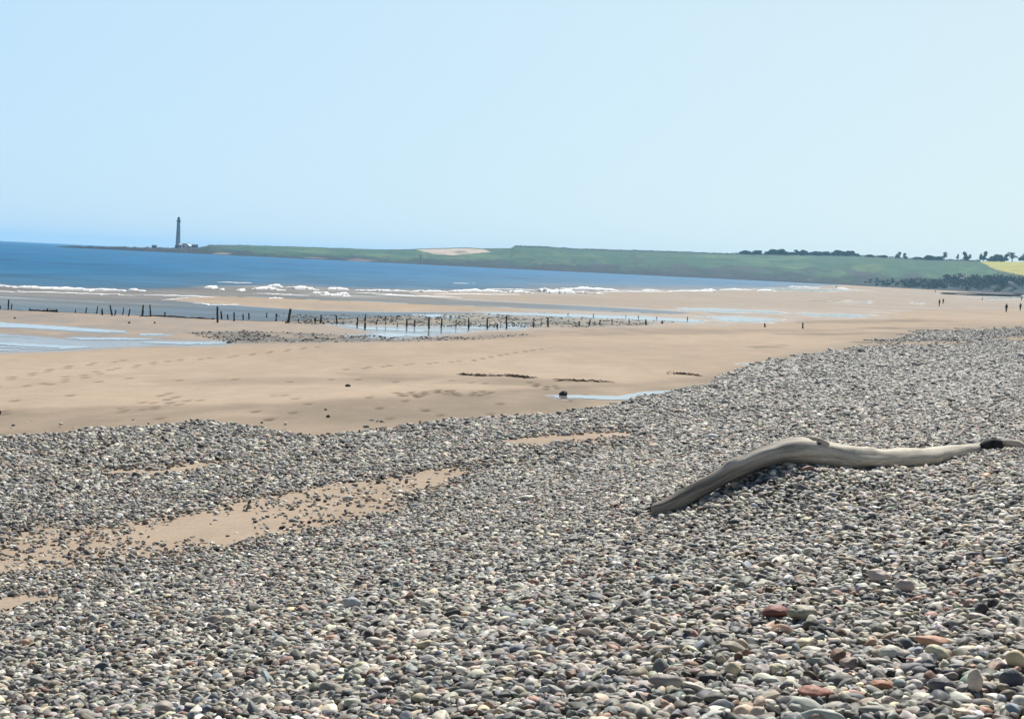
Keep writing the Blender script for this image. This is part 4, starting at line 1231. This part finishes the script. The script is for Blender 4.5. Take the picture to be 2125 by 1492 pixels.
PAL = np.array([1.02, 1.0, .96]) * 1.1 * np.array([[.30, .29, .26], [.22, .22, .21], [.42, .40, .35], [.13, .135, .14], [.36, .31, .24], [.28, .18, .14], [.16, .18, .205], [.55, .53, .48], [.20, .17, .15], [.34, .33, .31], [.47, .41, .30], [.25, .27, .24]])
PW = np.array([.17, .15, .13, .11, .09, .045, .06, .045, .07, .10, .03, .05]); PW = PW / PW.sum()

def stones(name, P, size, label, cat, dark=1.0, calm=None):
    n = len(P)
    me = bpy.data.meshes.new(name)
    me.vertices.add(n)
    me.vertices.foreach_set('co', P.astype(np.float32).ravel())
    sz = size * np.exp(rng.normal(0, .27, n))
    S = np.stack([sz * rng.uniform(.95, 1.65, n), sz * rng.uniform(.8, 1.15, n), sz * rng.uniform(.42, .88, n)], -1)
    R = np.stack([rng.normal(0, .30, n), rng.normal(0, .30, n), rng.uniform(0, 6.283, n)], -1)
    up = rng.random(n) < .05
    R[up, 0] += rng.uniform(.6, 1.3, up.sum())
    for nm, arr in (("rot", R), ("scl", S)):
        a = me.attributes.new(nm, 'FLOAT_VECTOR', 'POINT'); a.data.foreach_set('vector', arr.astype(np.float32).ravel())
    a = me.attributes.new("pick", 'INT', 'POINT'); a.data.foreach_set('value', rng.integers(0, 12, n).astype(np.int32))
    c = PAL[rng.choice(len(PAL), n, p=PW)] * rng.uniform(.25, 1.65, (n, 1)) ** 1.1 * (1 + rng.normal(0, .035, (n, 3)))
    if calm is not None:      # the far end of the bank is greyer, gritty shingle
        c = c * (1 - calm[:, None]) + np.array([.235, .232, .218]) * calm[:, None] * rng.uniform(.8, 1.2, (n, 1))
    attr_c(me, "col", np.clip(c * dark, .02, .78))
    o = bpy.data.objects.new(name, me); COL.objects.link(o)
    md = o.modifiers.new("scatter", 'NODES'); md.node_group = NG
    tag(o, label, cat, kind='stuff')
    print(name, n)
    return o

def scatter(dmin, dmax, fn_cell, azm):
    """jittered rows of points, spacing fn_cell(distance)"""
    out, d = [], dmin
    while d < dmax:
        c = fn_cell(d)
        am = azm + math.atan(1.6 / d)                  # wider close by, for a step to the side
        n = int(2 * am * d / c)
        a = np.linspace(-am, am, n) + rng.normal(0, .36, n) * c / d
        dd = d + rng.normal(0, .36, n) * c
        out.append(np.stack([np.sin(a) * dd, np.cos(a) * dd, np.full(n, c)], -1))
        d += c
    return np.concatenate(out)
Q = scatter(2.6, 230, lambda d: .0305 * max(1, d / 18) if d < 60 else .1017 * (d / 60) ** 1.25, math.radians(21.5))
X, Y, Cc = Q.T
Z = terrain(X, Y)
ux, uy = project(X, Y, Z)
m = shingle_mask(ux, uy, X, Y)
keep = rng.random(len(X)) < np.clip(m, .018 * (uy > 870), 1) ** 1.5
keep &= (Y < 225)
X, Y, Z, Cc = X[keep], Y[keep], Z[keep], Cc[keep]
big = .5 + .5 * fbm(X / 1.5, Y / 1.5, 41, 3)
size = Cc * (1.22 + .36 * np.clip(big, 0, 1))
size = size * (1 + .32 * sstep(1250, 1470, uy[keep]) * sstep(900, 1500, ux[keep]))
size = np.minimum(size, .15)
pil = rng.random(len(X)) ** 2
calm = np.interp(uy[keep], [700, 900], [.35, 1])
Z = Z + size * (-.12 + .85 * pil * calm) + .018 * fbm(X / .35, Y / .35, 43, 3)
stones("pebbles", np.stack([X, Y, Z], -1), size, "grey, cream and rusty rounded pebbles of the shingle bank", "pebbles", calm=.62 * sstep(960, 760, uy[keep]))
# cobbles and rubble on the wet flats around the groyne
n = 40000
ax = rng.uniform(-200, 1500, n); ay = rng.uniform(648, 712, n)
fld = np.maximum.reduce([sstep(-8, 6, poly_sd(ax, ay, WETS[i][0], 4.0)) for i in (2, 3)])
clump = sstep(-.1, .5, fbm(ax / 30, ay / 3, 88, 4))
k = rng.random(n) < fld * (.10 + .90 * clump) * np.interp(ay, [680, 690], [.8, .45])
ax, ay = ax[k], ay[k]
v = ray(ax, ay); t = -5 / v[:, 2]
X, Y = v[:, 0] * t, v[:, 1] * t
Zc = terrain(X, Y)
stones("cobbles", np.stack([X, Y, Zc + .01], -1), rng.uniform(.06, .14, len(X)), "dark cobbles and rubble strewn over the wet flats by the groyne", "cobbles", dark=.42)

# larger single stones that stand out in the shingle
def mark(px, py, wpx, hpx, c, label, seed, tilt=0.0, rz=0.0, cat="stone"):
    mt = simple("stone_tone", c, .6, .18, 14, .3)
    p = hit(px, py); k = ppm(p)
    return boulder("shingle_stone", label, cat, (p.x, p.y, p.z + .022 + max(.015, hpx / k * .5)), (wpx / k * .56, wpx / k * .38, hpx / k * .60), mt, seed, rz, None, None, 3, .22, tilt)
mark(2022, 1450, 26, 44, (.58, .50, .42), "upright pale pink stone near the bottom right corner", 3, 0)
mark(1662, 1292, 58, 26, (.36, .33, .25), "flat tan slab stone beside the red one at lower right", 5, .08)
mark(1608, 1288, 48, 22, (.24, .10, .08), "brick red flat stone left of the tan slab", 6, -.05)
mark(1935, 1352, 56, 22, (.46, .27, .18), "orange stone above the pale yellow pair at right", 7, .1)
mark(1945, 1378, 44, 26, (.62, .58, .40), "pale yellow stone right below the orange stone", 8, .2)
mark(1850, 1378, 44, 24, (.58, .56, .48), "whitish flat stone left of the orange stone", 9, -.05)
mark(1828, 1440, 42, 18, (.40, .20, .12), "rust coloured stone left of the upright pale stone", 10)
mark(1690, 1456, 66, 18, (.30, .13, .09), "long rust red stone near the bottom edge at right", 11, .05)
mark(1520, 1412, 34, 26, (.60, .52, .34), "cream angular stone left of the rust red ones", 12, .3)
mark(1612, 1408, 34, 20, (.62, .57, .40), "cream oval stone right of the cream angular one", 13, .2)
mark(730, 1268, 34, 22, (.50, .51, .52), "pale blue grey round stone left of the centre shingle", 14)
mark(1130, 1340, 24, 20, (.48, .47, .42), "round grey stone in the lower middle shingle", 15)
mark(890, 1268, 42, 18, (.60, .58, .48), "long whitish stone right of the pale blue grey one", 16, .05)
mark(2110, 1395, 40, 30, (.60, .50, .32), "sandy yellow stone at the right edge of the shingle", 17, .4)
mark(1745, 868, 12, 9, (.70, .65, .52), "bright cream stone on the far shingle above the log", 18)
mark(1875, 1237, 34, 24, (.50, .42, .36), "domed buff stone above the tan slab at right", 19)
mark(1822, 1215, 40, 22, (.58, .48, .42), "pink white stone left of the domed buff one", 20, .2)
mark(1950, 1445, 46, 26, (.13, .13, .14), "dark grey stone left of the upright pale stone", 21)
mark(2095, 1440, 40, 34, (.12, .125, .135), "charcoal round stone at the right bottom edge", 22)
mark(1380, 1440, 60, 30, (.27, .25, .23), "large brownish stone on the bottom middle shingle", 23, .1)
mark(480, 1300, 26, 16, (.62, .60, .46), "cream round stone in the left shingle", 24)
mark(585, 1352, 30, 18, (.60, .58, .50), "whitish stone below the cream round one at left", 25, .3)
# a thin pale twig standing among the stones
p = hit(1748, 1262); k = ppm(p)
bm = bmesh.new(); tube(bm, [(-.01, 0, -.01), (.0, 0, 10 / k), (.012, 0, 22 / k), (.008, .0, 30 / k)], [4 / k, 3.2 / k, 2.6 / k, 1.6 / k], 8, .2, 1)
o = bm_obj("twig", bm, M_drift_plain, None, True); o.location = p; tag(o, "short pale twig poking up from the stones at right", "twig")

# ------------------------------------------------------------------ people far along the beach
M_skin = simple("skin", (.45, .30, .22), .6, .05, 5)
M_hair = simple("hair", (.03, .02, .015), .7, .2, 5)
def cloth(n_, c): return simple(n_, c, .85, .15, 6)
def skin_mesh(name, V, E, R, mat, parent):
    me = bpy.data.meshes.new(name)
    me.from_pydata(V, E, [])
    o = bpy.data.objects.new(name, me)
    COL.objects.link(o)
    o.parent = parent
    md = o.modifiers.new("skin", 'SKIN')
    md.use_smooth_shade = True
    for i, r in enumerate(R): me.skin_vertices[0].data[i].radius = (r, r)
    me.skin_vertices[0].data[0].use_root = True
    ss = o.modifiers.new("sub", 'SUBSURF'); ss.levels = 1; ss.render_levels = 2
    me.materials.append(mat)
    return o
def person(px, py, hpx, face, label, jc, tc, stride=.25, lean=0.0, arm=(.10, .12), group="people walking on the sand"):
    p = hit(px, py)
    s = hpx / ppm(p) / 1.72
    root = empty("person", (p.x, p.y, float(terrain(p.x, p.y))), face)
    root.scale = (s, s, s)
    tag(root, label, "person", group)
    f, l = stride, lean
    V = [(0, 0, .95), (0, l * .3, 1.15), (0, l * .7, 1.40), (0, l * .9, 1.50), (0, l + .02, 1.60), (0, l + .03, 1.68),
         (.18, l * .65, 1.40), (.24, l * .5 + arm[0] * .5, 1.14), (.25, l * .5 + arm[0] + .06, .90), (-.18, l * .65, 1.40), (-.24, l * .5 - arm[1] * .5, 1.14), (-.25, l * .5 - arm[1] + .08, .90),
         (.10, 0, .88), (.11, f * .45, .50), (.11, f * .8, .08), (.11, f * .8 + .14, .03), (-.10, 0, .88), (-.11, -f * .25, .50), (-.11, -f * .9, .10), (-.11, -f * .9 + .13, .03),
         (.25, l * .5 + arm[0] + .10, .80), (-.25, l * .5 - arm[1] + .12, .80)]
    E = [(0, 1), (1, 2), (2, 3), (3, 4), (4, 5), (2, 6), (6, 7), (7, 8), (8, 20), (2, 9), (9, 10), (10, 11), (11, 21), (0, 12), (12, 13), (13, 14), (14, 15), (0, 16), (16, 17), (17, 18), (18, 19)]
    R = [.12, .12, .12, .055, .095, .075, .065, .045, .033, .065, .045, .033, .085, .06, .042, .035, .085, .06, .042, .035, .03, .03]
    skin_mesh("body", V, E, R, M_skin, root)
    jv = [V[i] for i in (0, 1, 2, 6, 7, 8, 9, 10, 11)] + [(0, 0, .84)]
    skin_mesh("jacket", jv, [(0, 1), (1, 2), (2, 3), (3, 4), (4, 5), (2, 6), (6, 7), (7, 8), (0, 9)], [.17, .17, .155, .09, .068, .055, .09, .068, .055, .175], cloth("jacket_cloth", jc), root)
    tv = [V[i] for i in (0, 12, 13, 14, 16, 17, 18)]
    skin_mesh("trousers", tv, [(0, 1), (1, 2), (2, 3), (0, 4), (4, 5), (5, 6)], [.135, .11, .08, .065, .11, .08, .065], cloth("trouser_cloth", tc), root)
    bm = bmesh.new()
    bmesh.ops.create_icosphere(bm, subdivisions=2, radius=1, matrix=Matrix.Translation((0, l + .0, 1.67)) @ Matrix.Diagonal((.105, .115, .10, 1)))
    bm_obj("hair", bm, M_hair, root, True)
person(1949, 636, 14.5, .5, "person in dark clothes, left of the close pair on the sand", (.05, .035, .04), (.04, .035, .04), .3)
person(1957, 631, 10.5, -.4, "person in dark top, right and slightly farther of the close pair", (.06, .04, .045), (.05, .045, .05), .2)
person(2088, 648, 17, .1, "person in dark brown clothes walking alone near the right edge", (.04, .025, .02), (.035, .025, .025), .12)
person(2117, 645.5, 15.5, .3, "person in dark clothes at the far right edge of the sand", (.045, .032, .025), (.045, .035, .03), .25)
person(2120, 624, 8, 0, "tiny distant person in grey behind the rightmost walker", (.12, .12, .12), (.10, .10, .10), .15)
person(2038, 624, 7, .6, "tiny distant person between the close pair and the right walker", (.08, .07, .06), (.07, .06, .06), .2)
person(1941, 607.5, 5, 0, "tiny far person at the foot of the scrub", (.1, .08, .08), (.08, .07, .07), .15)
person(1735, 599, 6, 0, "tiny far person at the right end of the surf", (.05, .05, .06), (.05, .05, .06), .15)

# ------------------------------------------------------------------ haze
def haze():
    bm = bmesh.new()
    add_box(bm, (0, 3200, 24.0), (19500, 13000, 54.0))
    m = bpy.data.materials.new("haze_air"); m.use_nodes = True
    nt = m.node_tree; nt.nodes.clear()
    out = nt.nodes.new("ShaderNodeOutputMaterial")
    pv = nt.nodes.new("ShaderNodeVolumePrincipled")
    pv.inputs["Color"].default_value = (.36, .70, 1.0, 1)
    pv.inputs["Density"].default_value = .00011
    pv.inputs["Anisotropy"].default_value = .2
    nt.links.new(pv.outputs[0], out.inputs["Volume"])
    tag(bm_obj("haze", bm, m), "thin blue sea haze over the far shore", "haze", kind='stuff')
haze()
